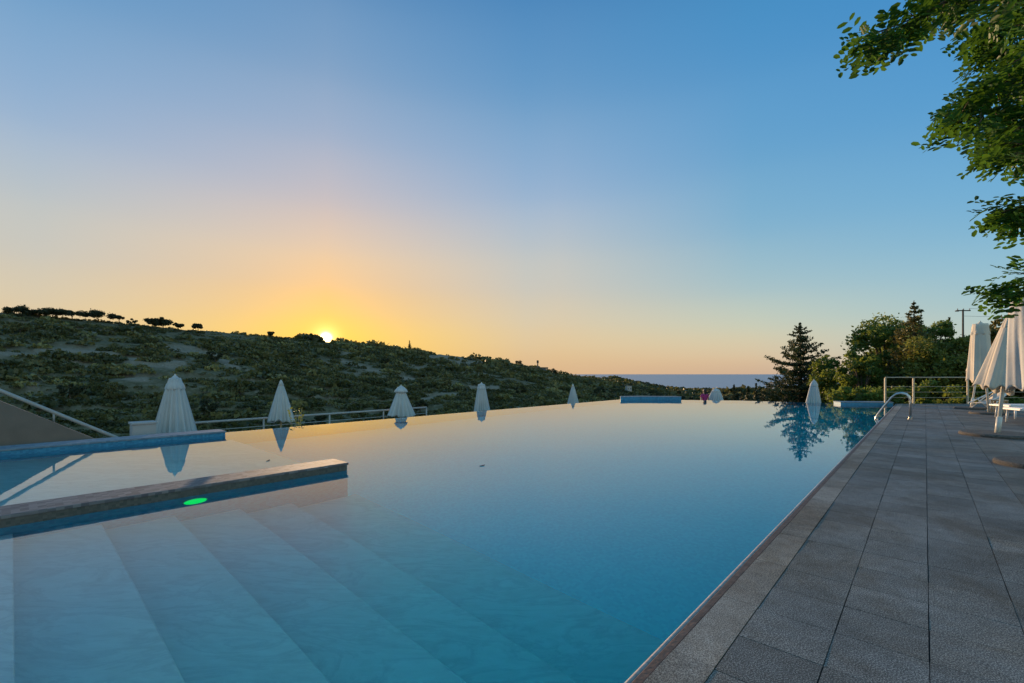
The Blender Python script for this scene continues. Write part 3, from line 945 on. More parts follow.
# ------------------------------------------------------------------ loungers, chair, stool
def lounger(loc, rz, label, raised=0.0):
    e = empty('sun_lounger', loc, rz, label, 'sun lounger', 'white sun loungers on the deck')
    L, Wd, z = 1.9, 0.62, 0.33
    mb = MB()
    for s in (-1, 1): mb.box((0.62, s * (Wd / 2 - 0.025), z), (1.3, 0.05, 0.05))
    mb.box((-0.02, 0, z), (0.05, Wd, 0.05)); mb.box((1.27, 0, z), (0.05, Wd - 0.1, 0.05))
    mb.build('frame', M['plastic'], e, bevel=0.01)
    mb = MB()
    for i in range(12): mb.box((0.07 + i * 0.1, 0, z + 0.022), (0.082, Wd - 0.1, 0.02))
    mb.build('seat', M['plastic'], e, bevel=0.004)
    m_ = Matrix.Rotation(-raised, 3, 'Y')
    mb = MB()
    for s in (-1, 1):
        c = Vector((1.27, 0, z + 0.02)) + m_ @ Vector((0.33, s * (Wd / 2 - 0.03), 0)); mb.box(c, (0.66, 0.045, 0.04), m=m_)
    for i in range(6):
        c = Vector((1.27, 0, z + 0.02)) + m_ @ Vector((0.07 + i * 0.11, 0, 0.0)); mb.box(c, (0.088, Wd - 0.105, 0.02), m=m_)
    mb.build('backrest', M['plastic'], e, bevel=0.004)
    for x in (0.12, 1.15):
        for s in (-1, 1):
            mb = MB(); mb.tube([(x, s * (Wd / 2 - 0.04), z - 0.02), (x - 0.02, s * (Wd / 2 - 0.02), 0)], [0.028, 0.022], 8); mb.build('leg', M['plastic'], e, smooth=True)
    return e


rz = math.atan2(-ST, CT)   # pointing away from the pool
lx = (1007 - 512) / F * 11.75
lounger((lx, 11.9, 0), rz + 0.55, 'white slatted sun lounger on the right behind the nearest parasol pole', 0.5)
lounger(((1016 - 512) / F * 10.6, 10.7, 0), rz + 0.5, 'white sun lounger nearest the camera, only its foot corner in frame', 0.4)
# low sling chair
e = empty('sling_chair', ((976 - 512) / F * 14.6, 14.6, 0), -0.1, 'low reclined white sling chair with a slanting frame behind the tilted parasol', 'chair')
for s in (-1, 1):
    mb = MB(); mb.tube([(0.0, s * 0.27, 0.2), (0.82, s * 0.27, 0.62)], 0.02, 8); mb.build('side_rail', M['plastic'], e, smooth=True)
    mb = MB(); mb.tube([(0.06, s * 0.29, 0.0), (0.62, s * 0.29, 0.50)], 0.016, 8); mb.build('leg', M['plastic'], e, smooth=True)
    mb = MB(); mb.tube([(0.62, s * 0.25, 0.0), (0.25, s * 0.25, 0.34)], 0.016, 8); mb.build('leg', M['plastic'], e, smooth=True)
mb = MB()
for i in range(9):
    t = i / 8; sag = -0.12 * math.sin(math.pi * t)
    mb.v += [(0.03 + 0.76 * t, -0.25, 0.215 + 0.39 * t + sag), (0.03 + 0.76 * t, 0.25, 0.215 + 0.39 * t + sag)]
for i in range(8): mb.f.append((2 * i, 2 * i + 1, 2 * i + 3, 2 * i + 2))
mb.build('sling', M['canvas_beige'], e, smooth=True, solid=0.004)
# stool
e = empty('side_table', ((999.5 - 512) / F * 13.0, 13.0, 0), 0.5, 'small pale wooden side table between the parasol poles', 'side table')
mb = MB(); mb.box((0, 0, 0.395), (0.30, 0.30, 0.03)); mb.build('top', M['wood'], e, bevel=0.008)
for sx in (-1, 1):
    for sy in (-1, 1):
        mb = MB(); mb.box((sx * 0.12, sy * 0.12, 0.19), (0.04, 0.04, 0.38)); mb.build('leg', M['wood'], e, bevel=0.004)

# ------------------------------------------------------------------ person
def person():
    e = empty('person', ((704.5 - 512) / F * 23.6, 23.6, -1.33), math.radians(20), 'person with dark hair in a magenta top beyond the far pool edge', 'person')
    sk = simple('skin', (0.45, 0.27, 0.19), 0.55, var=0.05)
    mg = simple('magenta_cloth', (0.42, 0.03, 0.16), 0.8, var=0.12)
    hr_ = simple('dark_hair', (0.015, 0.011, 0.01), 0.5, var=0.3)
    navy = simple('dark_shorts', (0.03, 0.03, 0.05), 0.8, var=0.1)

    def skinned(name, verts, edges, mat, parent, lvl=2):
        me = bpy.data.meshes.new(name)
        me.from_pydata([v[0] for v in verts], edges, [])
        o = bpy.data.objects.new(name, me); C.objects.link(o)
        s = o.modifiers.new('skin', 'SKIN')
        for i, v in enumerate(verts):
            me.skin_vertices[0].data[i].radius = (v[1], v[2] if len(v) > 2 else v[1])
        me.skin_vertices[0].data[0].use_root = True
        sb = o.modifiers.new('sub', 'SUBSURF'); sb.levels = lvl; sb.render_levels = lvl
        dg = bpy.context.evaluated_depsgraph_get(); dg.update()
        nm = bpy.data.meshes.new_from_object(o.evaluated_get(dg))
        bpy.data.objects.remove(o)
        nm.name = name
        return link(name, nm, mat, parent, smooth=True)
    V_ = [((0, 0, 0.93), .15, .11), ((0, 0, 1.1), .125, .09), ((0, 0, 1.3), .16, .10), ((0, 0, 1.42), .10, .08), ((0, 0, 1.48), .05), ((0, .01, 1.54), .055), ((0, .02, 1.62), .085, .095), ((0, .01, 1.70), .06)]
    E_ = [(i, i + 1) for i in range(7)]
    for s in (-1, 1):
        b = len(V_)
        V_ += [((s * .1, 0, .86), .085), ((s * .1, .02, .48), .055), ((s * .1, 0, .09), .038), ((s * .11, .12, .035), .035)]
        E_ += [(0, b), (b, b + 1), (b + 1, b + 2), (b + 2, b + 3)]
        b = len(V_)
        V_ += [((s * .19, 0, 1.38), .055), ((s * .25, -.02, 1.12), .04), ((s * .24, .1, .9), .028), ((s * .24, .14, .82), .03, .018)]
        E_ += [(3, b), (b, b + 1), (b + 1, b + 2), (b + 2, b + 3)]
        for f in range(5):
            ox = (f - 2) * 0.012
            q = len(V_)
            ln = (0.05, 0.075, 0.085, 0.078, 0.06)[f]
            V_ += [((s * .24 + s * .004, .14 + ox * 1.2, .80), .0085), ((s * .24, .155 + ox * 1.2, .80 - ln), .0075)]
            E_ += [(b + 3, q), (q, q + 1)]
    skinned('body', V_, E_, sk, e)
    T_ = [((0, 0, 0.90), .165, .125), ((0, 0, 1.1), .14, .105), ((0, 0, 1.3), .175, .115), ((0, 0, 1.42), .112, .092), ((.19, 0, 1.37), .07), ((-.19, 0, 1.37), .07), ((.225, -.01, 1.24), .055), ((-.225, -.01, 1.24), .055)]
    skinned('shirt', T_, [(0, 1), (1, 2), (2, 3), (3, 4), (3, 5), (4, 6), (5, 7)], mg, e)
    S_ = [((0, 0, 0.93), .16, .12), ((.1, 0, .84), .1), ((-.1, 0, .84), .1), ((.1, .01, .62), .085), ((-.1, .01, .62), .085)]
    skinned('shorts', S_, [(0, 1), (0, 2), (1, 3), (2, 4)], navy, e)
    skinned('hair', [((0, -.01, 1.68), .098, .10), ((0, -.05, 1.60), .085, .06), ((0, -.06, 1.47), .07, .035), ((0, -.07, 1.36), .05, .02)], [(0, 1), (1, 2), (2, 3)], hr_, e)


person()

# ------------------------------------------------------------------ vegetation tools
def leaf_quads(centers, size, seed, aspect=1.8, droop=0.3, sizevar=0.35):
    """one folded leaf (2 quads sharing a rib would be 6 verts); a lens-shaped quad per centre"""
    r = np.random.default_rng(seed)
    n = len(centers)
    d = r.normal(size=(n, 3)); d[:, 2] -= droop
    d /= np.linalg.norm(d, axis=1, keepdims=True)
    s = np.cross(d, r.normal(size=(n, 3))); s /= np.linalg.norm(s, axis=1, keepdims=True) + 1e-9
    L = size * (1 + sizevar * r.normal(size=(n, 1))).clip(0.4, 2)
    w = L / aspect
    V = np.stack([centers - d * L / 2, centers + s * w / 2, centers + d * L / 2, centers - s * w / 2], 1).reshape(-1, 3)
    Fq = np.arange(4 * n).reshape(n, 4)
    return V, Fq


def clump_tree(name, loc, height, crown, clumps, nleaf, size, leafmat, label, cat, seed, group=None, trunk_r=0.12, squash=0.8, spike=0.25, lean=0.0, bare=0.12, flat=False, crad=1.0):
    """crown = (rx, ry, rz) half sizes; trunk + limbs reaching the clumps"""
    r = np.random.default_rng(seed)
    e = empty(name, loc, 0, label, cat, group)
    rx, ry, rz_ = crown
    cz = height - rz_
    cs = []
    for i in range(clumps):
        v = r.normal(size=3); v /= np.linalg.norm(v)
        if not flat and v[2] < -0.75: v[2] *= 0.4
        k = 0.45 + 0.5 * r.random() ** 0.6
        if flat: v[2] = abs(v[2]) * 0.7
        cs.append((v[0] * rx * k + lean, v[1] * ry * k, cz + v[2] * rz_ * k, crad * (0.15 + 0.2 * r.random()) * min(rx, max(rz_, rx * 0.5))))
    mb = MB()
    cen = Vector((lean * 0.6, 0, cz - rz_ * 0.55))
    tp = [Vector((0, 0, -0.3)), Vector((0.05 * height * 0.3, 0, cen.z * 0.5)), cen]
    mb.tube(tp, [trunk_r * 1.25, trunk_r, trunk_r * 0.75], 8)
    for c in cs[::2]:
        q = Vector(c[:3]); mid = cen.lerp(q, 0.5) + Vector((0, 0, 0.08 * height))
        mb.tube([cen, mid, q], [trunk_r * 0.5, trunk_r * 0.28, trunk_r * 0.08], 5, cap=False)
    mb.build('trunk', M['bark'], e, smooth=True)
    pts, tint = [], []
    per = nleaf // clumps
    for c in cs:
        k = int(per * (0.6 + 0.8 * r.random()))
        d = r.normal(size=(k, 3)); d /= np.linalg.norm(d, axis=1, keepdims=True)
        # lumpy radius with twigs sticking out
        rr = c[3] * (0.35 + 0.65 * r.random((k, 1)) ** 0.5) * (1 + spike * (r.random((k, 1)) ** 5) * 2)
        p = np.array(c[:3]) + d * rr * np.array([1, 1, squash])
        pts.append(p); tint.append(np.clip(0.25 + 0.35 * r.random() + 0.3 * r.normal(size=k) * 0.6, 0, 1))
    P_ = np.concatenate(pts); T_ = np.concatenate(tint)
    V, Fq = leaf_quads(P_, size, seed + 1)
    np_mesh('crown', V, Fq, leafmat, e, T_)
    return e


def conifer(name, loc, height, width, label, cat, seed, leafmat, group=None, tiers=16, leaf=0.16, irregular=0.35, dense=1.0, power=0.8, start=0.08, droop=-0.05, tuft=0.17):
    r = random.Random(seed)
    e = empty(name, loc, 0, label, cat, group)
    mb = MB(); tr = height * 0.016
    mb.tube([(0, 0, -0.3), (0.02, 0, height * 0.5), (0, 0, height * 0.99)], [tr * 1.4, tr * 0.8, tr * 0.12], 8)
    pts = []
    for i in range(tiers):
        t = i / (tiers - 1)
        z = height * (start + (0.97 - start) * t)
        rad = width / 2 * (1 - t) ** power + 0.02 * height * (1 - t) + 0.03 * height * 0.3
        nb = max(4, int(9 - 4 * t))
        ph = r.random() * 6.28
        for k in range(nb):
            an = ph + 2 * math.pi * k / nb + r.uniform(-0.3, 0.3)
            L = rad * (1 + irregular * r.uniform(-1, 0.7))
            up = L * (droop + r.uniform(-0.1, 0.12)) + 0.22 * L * t
            zz = z + r.uniform(-0.4, 0.4) * height / tiers
            p0 = Vector((0, 0, zz)); p1 = Vector((math.cos(an) * L * 0.6, math.sin(an) * L * 0.6, zz + up * 0.3))
            p2 = Vector((math.cos(an) * L, math.sin(an) * L, zz + up + 0.12 * L))
            mb.tube([p0, p1, p2], [tr * 0.3 * (1 - t * 0.6), tr * 0.18, tr * 0.05], 4, cap=False)
            ns = max(5, int(L / 0.045 * dense))
            for s in range(ns):
                f = 0.15 + 0.85 * s / ns
                q = p0.lerp(p1, f / 0.6) if f < 0.6 else p1.lerp(p2, (f - 0.6) / 0.4)
                w = tuft * (1.15 - 0.75 * f) * min(1, L)
                for _ in range(3):
                    pts.append((q.x + r.gauss(0, w), q.y + r.gauss(0, w), q.z + r.gauss(0, w * 0.32)))
    mb.build('trunk', M['bark'], e, smooth=True)
    P_ = np.array(pts)
    V, Fq = leaf_quads(P_, leaf, seed, aspect=2.6, droop=0.1)
    T_ = np.clip(np.random.default_rng(seed).normal(0.45, 0.25, len(Fq)), 0, 1)
    np_mesh('crown', V, Fq, leafmat, e, T_)
    return e


def gz(x, y): return float(ground_z(x, y))
def at(u, D): return ((u - 512) / F * D, D)

# right-hand garden
GT = 'garden trees beyond the far end of the pool'
x, y = at(800, 30.5)
conifer('conifer', (x, y, -1.9), 6.55, 5.0, 'lone dark conifer with ragged open branches behind the closed white parasol', 'conifer', 4, M['leaf_conifer'], GT, tiers=21, leaf=0.17, irregular=0.65, dense=1.25, power=0.75, start=0.1, tuft=0.19, droop=0.0)
def garden(u, v_top, D, wpx, kind, label, seed, zb=-1.9, **kw):
    x, y = at(u, D); top = H - (v_top - HZ) / F * D
    w = wpx / F * D
    if kind == 'b':
        h = top - zb
        kk = dict(clumps=30, nleaf=15000, size=0.15); kk.update(kw); kk['clumps'] = int(kk['clumps'] * 1.7); kk['nleaf'] = int(kk['nleaf'] * 1.15); kk.setdefault('spike', 0.3)
        return clump_tree('broadleaf_tree', (x, y, zb), h, (w / 2, w / 2 * 0.9, h * 0.43), kk.pop('clumps'), kk.pop('nleaf'), kk.pop('size'), kk.pop('mat', M['leaf_broad']), label, 'tree', seed, GT, trunk_r=0.13, **kk)
    return conifer('conifer', (x, y, zb), top - zb, w, label, 'conifer', seed, kw.pop('mat', M['leaf_conifer_gold']), GT, **kw)


garden(838, 357, 27.0, 50, 'b', 'low rounded green tree just right of the lone conifer', 31, clumps=20, nleaf=9000, mat=M['leaf_broad'])
garden(862, 348, 24.5, 42, 'b', 'mid height green tree behind the short blue wall', 32, clumps=22, nleaf=10000)
garden(884, 318, 27.0, 66, 'b', 'tall dark broadleaf tree, left shoulder of the big tree group', 33, clumps=40, nleaf=18000)
garden(905, 318, 29.0, 60, 'b', 'tall dark broadleaf tree behind the pointed golden conifer', 34, clumps=34, nleaf=14000)
garden(932, 316, 29.5, 56, 'b', 'tall dark broadleaf tree right of the highest conifer tip', 35, clumps=34, nleaf=14000)
garden(914, 299, 24.0, 66, 'c', 'tall pointed golden conifer rising highest in the tree group', 36, tiers=24, dense=1.5, leaf=0.15, power=0.8, tuft=0.24)
garden(944, 326, 22.5, 66, 'b', 'yellow green feathery tree behind the deck railing', 37, clumps=34, nleaf=16000, mat=M['leaf_yellow'], size=0.15)
garden(949, 317, 31.0, 26, 'c', 'slim dark conifer tip above the yellow green tree', 38, mat=M['leaf_conifer'], tiers=14)
garden(972, 336, 27.0, 50, 'b', 'dark tree behind the closed parasol nearest the railing', 39, clumps=26, nleaf=10000)
garden(1003, 318, 24.0, 60, 'b', 'brownish green tree behind the tilted parasol', 40, clumps=26, nleaf=10000, mat=M['leaf_conifer_gold'])
garden(1045, 322, 24.0, 60, 'b', 'green tree mostly outside the right edge behind the parasols', 41, clumps=20, nleaf=8000)
# hedge under the trees
for i, (u, D, v, w_) in enumerate([(850, 20.5, 386, 40), (878, 20.0, 384, 40), (905, 19.6, 382, 40), (934, 19.4, 380, 42), (962, 19.2, 381, 42), (992, 19.0, 380, 44), (1022, 18.9, 381, 44)]):
    x, y = at(u, D); top = H - (v - HZ) / F * D
    lab = ['dark shrub under the trees beside the closed white parasol', 'dark shrub behind the short blue wall', 'dark shrub behind the left railing bay', 'dark shrub behind the middle of the railing', 'dark shrub behind the right railing post', 'dark shrub behind the tilted parasol canopy', 'dark shrub behind the nearest parasol canopy'][i]
    clump_tree('shrub', (x, y, -1.75), top + 1.75, (w_ / F * D / 2 * 1.15, 0.7, (top + 1.75) * 0.5), 16, 5200, 0.12, M['leaf_broad'], lab, 'shrub', 60 + i, 'shrubs along the far end of the deck', trunk_r=0.05)

# dry little plant by the second parasol
x, y = at(297, 12.2)
e = empty('dry_plant', (x, y, -1.5), 0, 'dry yellowish twiggy plant beside the pointed grey parasol', 'plant')
mb = MB(); rr = random.Random(5)
lp2 = []
for k in range(9):
    an = rr.random() * 6.28; q = Vector((math.cos(an) * 0.28 * rr.random(), math.sin(an) * 0.28 * rr.random(), 1.35 + rr.random() * 0.42))
    mb.tube([(0, 0, 0), (q.x * 0.4, q.y * 0.4, 0.9), q], [0.012, 0.008, 0.003], 4)
    for s in range(12): lp2.append((q.x * (0.5 + s / 24) + rr.gauss(0, 0.03), q.y * (0.5 + s / 24) + rr.gauss(0, 0.03), 1.0 + (q.z - 1.0) * s / 11))
mb.build('stem', M['wood'], e)
V, Fq = leaf_quads(np.array(lp2), 0.07, 3)
np_mesh('foliage', V, Fq, M['leaf_yellow'], e, np.full(len(Fq), 0.95))

# ------------------------------------------------------------------ hillside scrub (countless)
def scrub():
    r = np.random.default_rng(77)
    # candidate points over the visible wedge
    N = 30000
    ph = r.uniform(-0.98, 0.62, N)
    u = 512 + F * np.tan(ph)
    Rr = np.minimum(np.interp(u, U_, RR), 900)
    rad = 45 * ((Rr + 12) / 45) ** (r.random(N) ** 0.62)
    x, y = np.sin(ph) * rad, np.cos(ph) * rad
    z = ground_z(x, y)
    uu, vv = to_uv(x, y, z)
    bare = bare_mask(uu, vv, x, y)
    dens = fbm(x / 22, y / 22, 3, 90)
    keep = (r.random(N) > bare * 1.25) & (r.random(N) < np.clip((dens - 0.25) * 3.4, 0.2, 1)) & (vv < 440) & ((uu < 640) | (rad > 60))
    keep &= ~((np.abs(uu - 326) < 7) & (rad > Rr * 0.9))
    x, y, z, rad = x[keep], y[keep], z[keep], rad[keep]
    n = len(x)
    s = (0.4 + 1.3 * r.random(n) ** 2.6) * np.clip(rad / 150, 0.75, 3.2) * (1 + 0.7 * (r.random(n) > 0.92))
    big = r.random(n) > 0.955
    # thickets: several bushes growing into one dark mass
    bi = np.repeat(np.where(big)[0], 6)
    ox, oy = r.normal(size=len(bi)) * 1.5, r.normal(size=len(bi)) * 1.5
    sc_ = np.clip(rad[bi] / 150, 0.8, 2.5)
    x = np.concatenate([x, x[bi] + ox * sc_]); y = np.concatenate([y, y[bi] + oy * sc_]); rad = np.concatenate([rad, rad[bi]])
    s = np.concatenate([s, np.maximum(s[bi], 1.1 * sc_) * r.uniform(0.9, 1.3, len(bi))]); big = np.concatenate([big, np.ones(len(bi), bool)])
    z = ground_z(x, y); n = len(x)
    ui, _ = to_uv(x, y, z)
    s = np.where((rad > np.interp(ui, U_, RR) * 0.9) & (ui < 300), s * 0.55, s)
    # templates
    tV, tT = [], []
    K = 60
    for k in range(8):
        d = r.normal(size=(K, 3)); d /= np.linalg.norm(d, axis=1, keepdims=True); d[:, 2] = np.abs(d[:, 2])
        p = d * (0.55 + 0.5 * r.random((K, 1))) * np.array([1.25, 1.25, 0.8])
        V, _ = leaf_quads(p, 0.5, 500 + k, aspect=1.3)
        tV.append(V)
    tV = np.array(tV)
    which = r.integers(0, 8, n)
    an = r.uniform(0, 6.28, n); ca, sa = np.cos(an), np.sin(an)
    T = tV[which] * s[:, None, None]
    X = T[:, :, 0] * ca[:, None] - T[:, :, 1] * sa[:, None] + x[:, None]
    Y = T[:, :, 0] * sa[:, None] + T[:, :, 1] * ca[:, None] + y[:, None]
    Z = T[:, :, 2] + z[:, None] - 0.15
    V = np.stack([X, Y, Z], -1).reshape(-1, 3)
    Fq = np.arange(len(V)).reshape(-1, 4)
    base = np.clip(-0.05 + 0.8 * fbm(x / 30, y / 30, 3, 55) + 0.3 * r.normal(size=n), 0, 1)
    base = np.where(big, base * 0.35, base)
    tint = np.clip(np.repeat(base, K) + 0.1 * r.normal(size=n * K), 0, 1)
    print('scrub bushes', n)
    o = np_mesh('hillside_scrub', V, Fq, M['leaf_scrub'], None, tint)
    tag(o, 'dense low green scrub covering the slopes below the sunset ridge', 'scrub', kind='stuff')


scrub()

# ridge trees
GR = 'trees standing on the hill ridge'
ridge = [  # u, crown top row, width px, height px, kind, label
    (18, 306, 17, 14, 'b', 'dark bushy ridge tree at the far left of the hill'),
    (38, 310, 15, 8, 'f', 'small flat topped ridge tree right of the far left one'),
    (55, 309, 20, 9, 'f', 'umbrella shaped ridge tree, third from left'),
    (72, 311, 17, 8, 'f', 'thin flat ridge tree just left of the widest one'),
    (98, 311, 27, 11, 'f', 'widest dark spreading tree on the ridge'),
    (119, 316, 9, 5, 'f', 'tiny tree at the right tip of the widest ridge tree'),
    (152, 318, 8, 8, 'b', 'small ragged ridge tree, left of a pair'),
    (163, 318, 12, 9, 'b', 'ragged ridge tree, right of a pair'),
    (178, 323, 8, 5, 'b', 'small round ridge bush right of the ragged pair'),
    (198, 324, 8, 5, 'b', 'small round ridge bush before the slope falls to the sun'),
    (271, 331, 5, 5, 'b', 'tiny round bush on the ridge left of the sun'),
    (409.5, 341, 5, 9, 'c', 'thin dark cypress on the ridge right of the sun'),
    (553, 368.5, 7, 6, 'b', 'dark bush right of the little ridge tower'),
    (518, 361, 8, 6, 'b', 'dark bush on the ridge left of the little tower')]
for i, (u, vt, w_, h_, k, lab) in enumerate(ridge):
    Rr = float(np.interp(u, U_, RR)) * 0.985; ph = math.atan((u - 512) / F)
    x, y = math.sin(ph) * Rr, math.cos(ph) * Rr
    zt = H - (vt - HZ) / F * y; hh = max(h_ / F * y, 1.0); zb = zt - hh; g = gz(x, y)
    w = w_ / F * y
    if k == 'c':
        conifer('cypress_tree', (x, y, min(g, zb) - 0.3), zt - min(g, zb) + 0.3, w, lab, 'tree', 200 + i, M['leaf_far'], GR, tiers=8, leaf=0.7, dense=0.12, tuft=0.5)
    else:
        b0 = min(g, zb) - 0.2
        H_ = zt - b0
        clump_tree('ridge_tree', (x, y, b0), H_, (w / 2 * 1.15, w / 2, hh * (0.4 if k == 'f' else 0.5)), 16, 3000, 0.55, M['leaf_far'], lab, 'tree', 220 + i, GR, trunk_r=0.16, squash=0.75, flat=(k == 'f'), crad=1.9)
# valley trees standing out of the scrub
GV = 'larger trees on the hill slopes'
rr = random.Random(99)
vt = [(70, 400, 95), (112, 395, 100), (205, 398, 98), (240, 385, 120), (318, 396, 100), (360, 392, 110), (420, 392, 120), (446, 380, 170), (520, 386, 170), (536, 392, 120), (600, 388, 200), (612, 392, 130), (655, 392, 200), (20, 372, 140), (132, 345, 200), (60, 340, 210), (215, 375, 150), (290, 365, 190), (385, 365, 220), (480, 372, 240)]
desc = ['in the valley just right of the left stair rail', 'in the valley below the sloping path', 'on the slope right of the largest parasol', 'on the slope above the white rail start', 'on the dark slope below the sun', 'on the slope left of the flaring parasol', 'on the slope right of the flaring parasol', 'mid slope between the third and fourth parasols', 'mid slope right of the slim bluish parasol', 'low on the slope left of the small pointed parasol', 'right of the small pointed parasol', 'low behind the far pool edge before the far blue wall', 'behind the far blue wall', 'on the dark slope at the left edge', 'above the end of the pale path', 'above the pale path at the left', 'on the slope above the largest parasol, to its right', 'high on the slope left of the sun', 'high on the slope right of the sun', 'high on the slope above the slim bluish parasol']
for i, ((u, v, D), ds) in enumerate(zip(vt, desc)):
    x, y = at(u, D * 0.95); g = gz(x, y)
    h = rr.uniform(3.0, 4.6) * max(1, D / 170); w = h * rr.uniform(0.9, 1.3)
    clump_tree('olive_tree', (x, y, g - 0.2), h, (w / 2, w / 2, h * 0.38), 10, 1300, 0.4, M['leaf_scrub'] if i % 2 else M['leaf_far'], 'rounded dark tree ' + ds, 'tree', 300 + i, GV, trunk_r=0.14, crad=1.4)
# coastal plain trees and houses
GCo = 'trees on the low coast beyond the pool'
coast = [(694, 391, 10, 'b'), (724, 390, 6, 'b'), (734, 384, 5, 'c'), (741, 386, 7, 'b'), (748, 386, 6, 'c'), (756, 382.5, 5, 'c'), (760, 384, 8, 'b'), (769, 383, 12, 'b'), (778, 387, 9, 'b'), (706, 388, 8, 'b'), (752, 391, 14, 'b'), (735, 392, 12, 'b'), (765, 392, 12, 'b'), (680, 390, 10, 'b')]
cdesc = ['low dark bush left of the person in magenta', 'dark bush right of the domed parasol', 'slim pointed tree against the sea, leftmost', 'rounded tree between two slim trees against the sea', 'slim short pointed tree against the sea, middle', 'tallest slim pointed tree against the sea', 'rounded tree hugging the tallest slim tree', 'wide dark tree beside the white coast house', 'dark tree between the coast house and the lone conifer', 'low bush behind the person in magenta', 'broad low tree on the near plain below the slim trees', 'broad low tree right of the domed parasol on the plain', 'broad low tree on the near plain left of the lone conifer', 'low bush at the right end of the far blue wall']
for i, ((u, v, w_, k), ds) in enumerate(zip(coast, cdesc)):
    D = 110 if v < 389 else 60
    x, y = at(u, D); g = gz(x, y); zt = H - (v - HZ) / F * D; w = w_ / F * D
    h = max(zt - g, 1.5)
    if k == 'c': conifer('cypress_tree', (x, y, g - 0.1), h, w, ds, 'tree', 400 + i, M['leaf_far'], GCo, tiers=14, leaf=0.4, dense=0.5, tuft=0.45)
    else: clump_tree('coast_tree', (x, y, g - 0.1), h, (w / 2, w / 2, h * 0.45), 9, 1500, 0.26, M['leaf_far'], ds, 'tree', 420 + i, GCo, trunk_r=0.1, crad=1.4)
# plain undergrowth (countless)
def plain():
    r = np.random.default_rng(5)
    N = 5200
    ph = r.uniform(0.2, 1.05, N); rad = 28 * (1100 / 28) ** (r.random(N) ** 0.8)
    x, y = np.sin(ph) * rad, np.cos(ph) * rad; z = ground_z(x, y)
    s = 0.5 + 0.006 * rad * (0.5 + r.random(N)); K = 40
    d = r.normal(size=(N, K, 3)); d /= np.linalg.norm(d, axis=2, keepdims=True); d[:, :, 2] = np.abs(d[:, :, 2]) * 0.8
    c = d * s[:, None, None] + np.stack([x, y, z], -1)[:, None, :]
    V, Fq = leaf_quads(c.reshape(-1, 3), 1.0, 8, aspect=1.4)
    cc = c.reshape(-1, 3).repeat(4, axis=0); V = cc + (V - cc) * (np.repeat(s, K * 4)[:, None] * 0.55)
    tint = np.clip(np.repeat(0.2 + 0.5 * r.random(N), K) + 0.1 * r.normal(size=N * K), 0, 1)
    o = np_mesh('plain_undergrowth', V, Fq, M['leaf_far'], None, tint)
    tag(o, 'low brownish green undergrowth on the coastal plain below the sea', 'undergrowth', kind='stuff')


plain()


def house(u, v_top, v_bot, wpx, D, label, roof='flat', col='plaster_white'):
    x, y = at(u, D); top = H - (v_top - HZ) / F * D; bot = min(H - (v_bot - HZ) / F * D, gz(x, y)) - 0.5
    w = wpx / F * D; h = top - bot
    e = empty('house', (x, y, bot), 0.25, label, 'house')
    mb = MB(); mb.box((0, 0, h / 2), (w, w * 0.7, h)); mb.build('wall', M[col], e)
    mb = MB(); mb.box((0, 0, h + 0.1), (w * 1.05, w * 0.75, 0.2)); mb.build('roof', M['plaster'], e)
    for s in (-0.25, 0.25):
        mb = MB(); mb.box((s * w, -w * 0.352, h * 0.72), (w * 0.14, 0.06, h * 0.16)); mb.build('window', M['dark_pole'], e)


house(775, 382.5, 387, 9, 330, 'small white house on the coast left of the lone conifer')
house(628.5, 386, 389.5, 5, 260, 'tiny white house on the slope above the far blue wall')
house(538, 367.5, 370, 17, 440, 'long low brown building on the ridge under the little tower', col='plaster')
# little tower on the ridge
x, y = at(537.7, 436); b_ = gz(x, y); zt = H - (360.3 - HZ) / F * 436
e = empty('tower', (x, y, b_ - 0.5), 0.2, 'little dark tower with a wider head on the ridge above the low building', 'tower')
hh = zt - b_ + 0.5
mb = MB(); mb.tube([(0, 0, 0), (0, 0, hh * 0.75)], [0.8, 0.55], 10); mb.build('shaft', M['plaster'], e)
mb = MB(); mb.tube([(0, 0, hh * 0.75), (0, 0, hh * 0.8), (0, 0, hh * 0.96), (0, 0, hh)], [0.9, 1.0, 1.0, 0.5], 12); mb.build('head', M['dark_pole'], e)

# utility pole
x, y = at(963, 42)
e = empty('utility_pole', (x, y, -2), 0, 'thin dark utility pole with a crossarm above the trees on the right', 'utility pole')
top = H - (309.5 - HZ) / F * 42
mb = MB(); mb.tube([(0, 0, 0), (0, 0, top + 2)], [0.11, 0.07], 8); mb.build('pole', M['dark_pole'], e)
mb = MB(); mb.box((0.05, 0, top + 1.9), (1.25, 0.09, 0.09)); mb.build('crossarm', M['dark_pole'], e)
for s in (-0.5, 0.05, 0.6):
    mb = MB(); mb.tube([(s, 0, top + 1.94), (s, 0, top + 2.1)], [0.045, 0.03], 8); mb.build('insulator', M['plaster_white'], e)
mb = MB(); mb.box((-0.55, 0, top + 1.86), (0.28, 0.12, 0.1)); mb.build('lamp_head', M['dark_pole'], e)
for k, (s, zo) in enumerate(((0.05, -0.6), (0.6, 0.1))):
    mb = MB(); p0 = Vector((x + s, y, top + zo)); p1 = Vector((x + 26, y - 6, top + 1.5))
    mb.tube([p0.lerp(p1, i / 12) + Vector((0, 0, -1.2 * math.sin(math.pi * i / 12))) for i in range(13)], 0.012, 4)
    o = mb.build('power_line', M['dark_pole']); tag(o, ['lower thin cable running right from the utility pole', 'upper thin cable running right from the utility pole'][k], 'cable', 'cables on the utility pole')

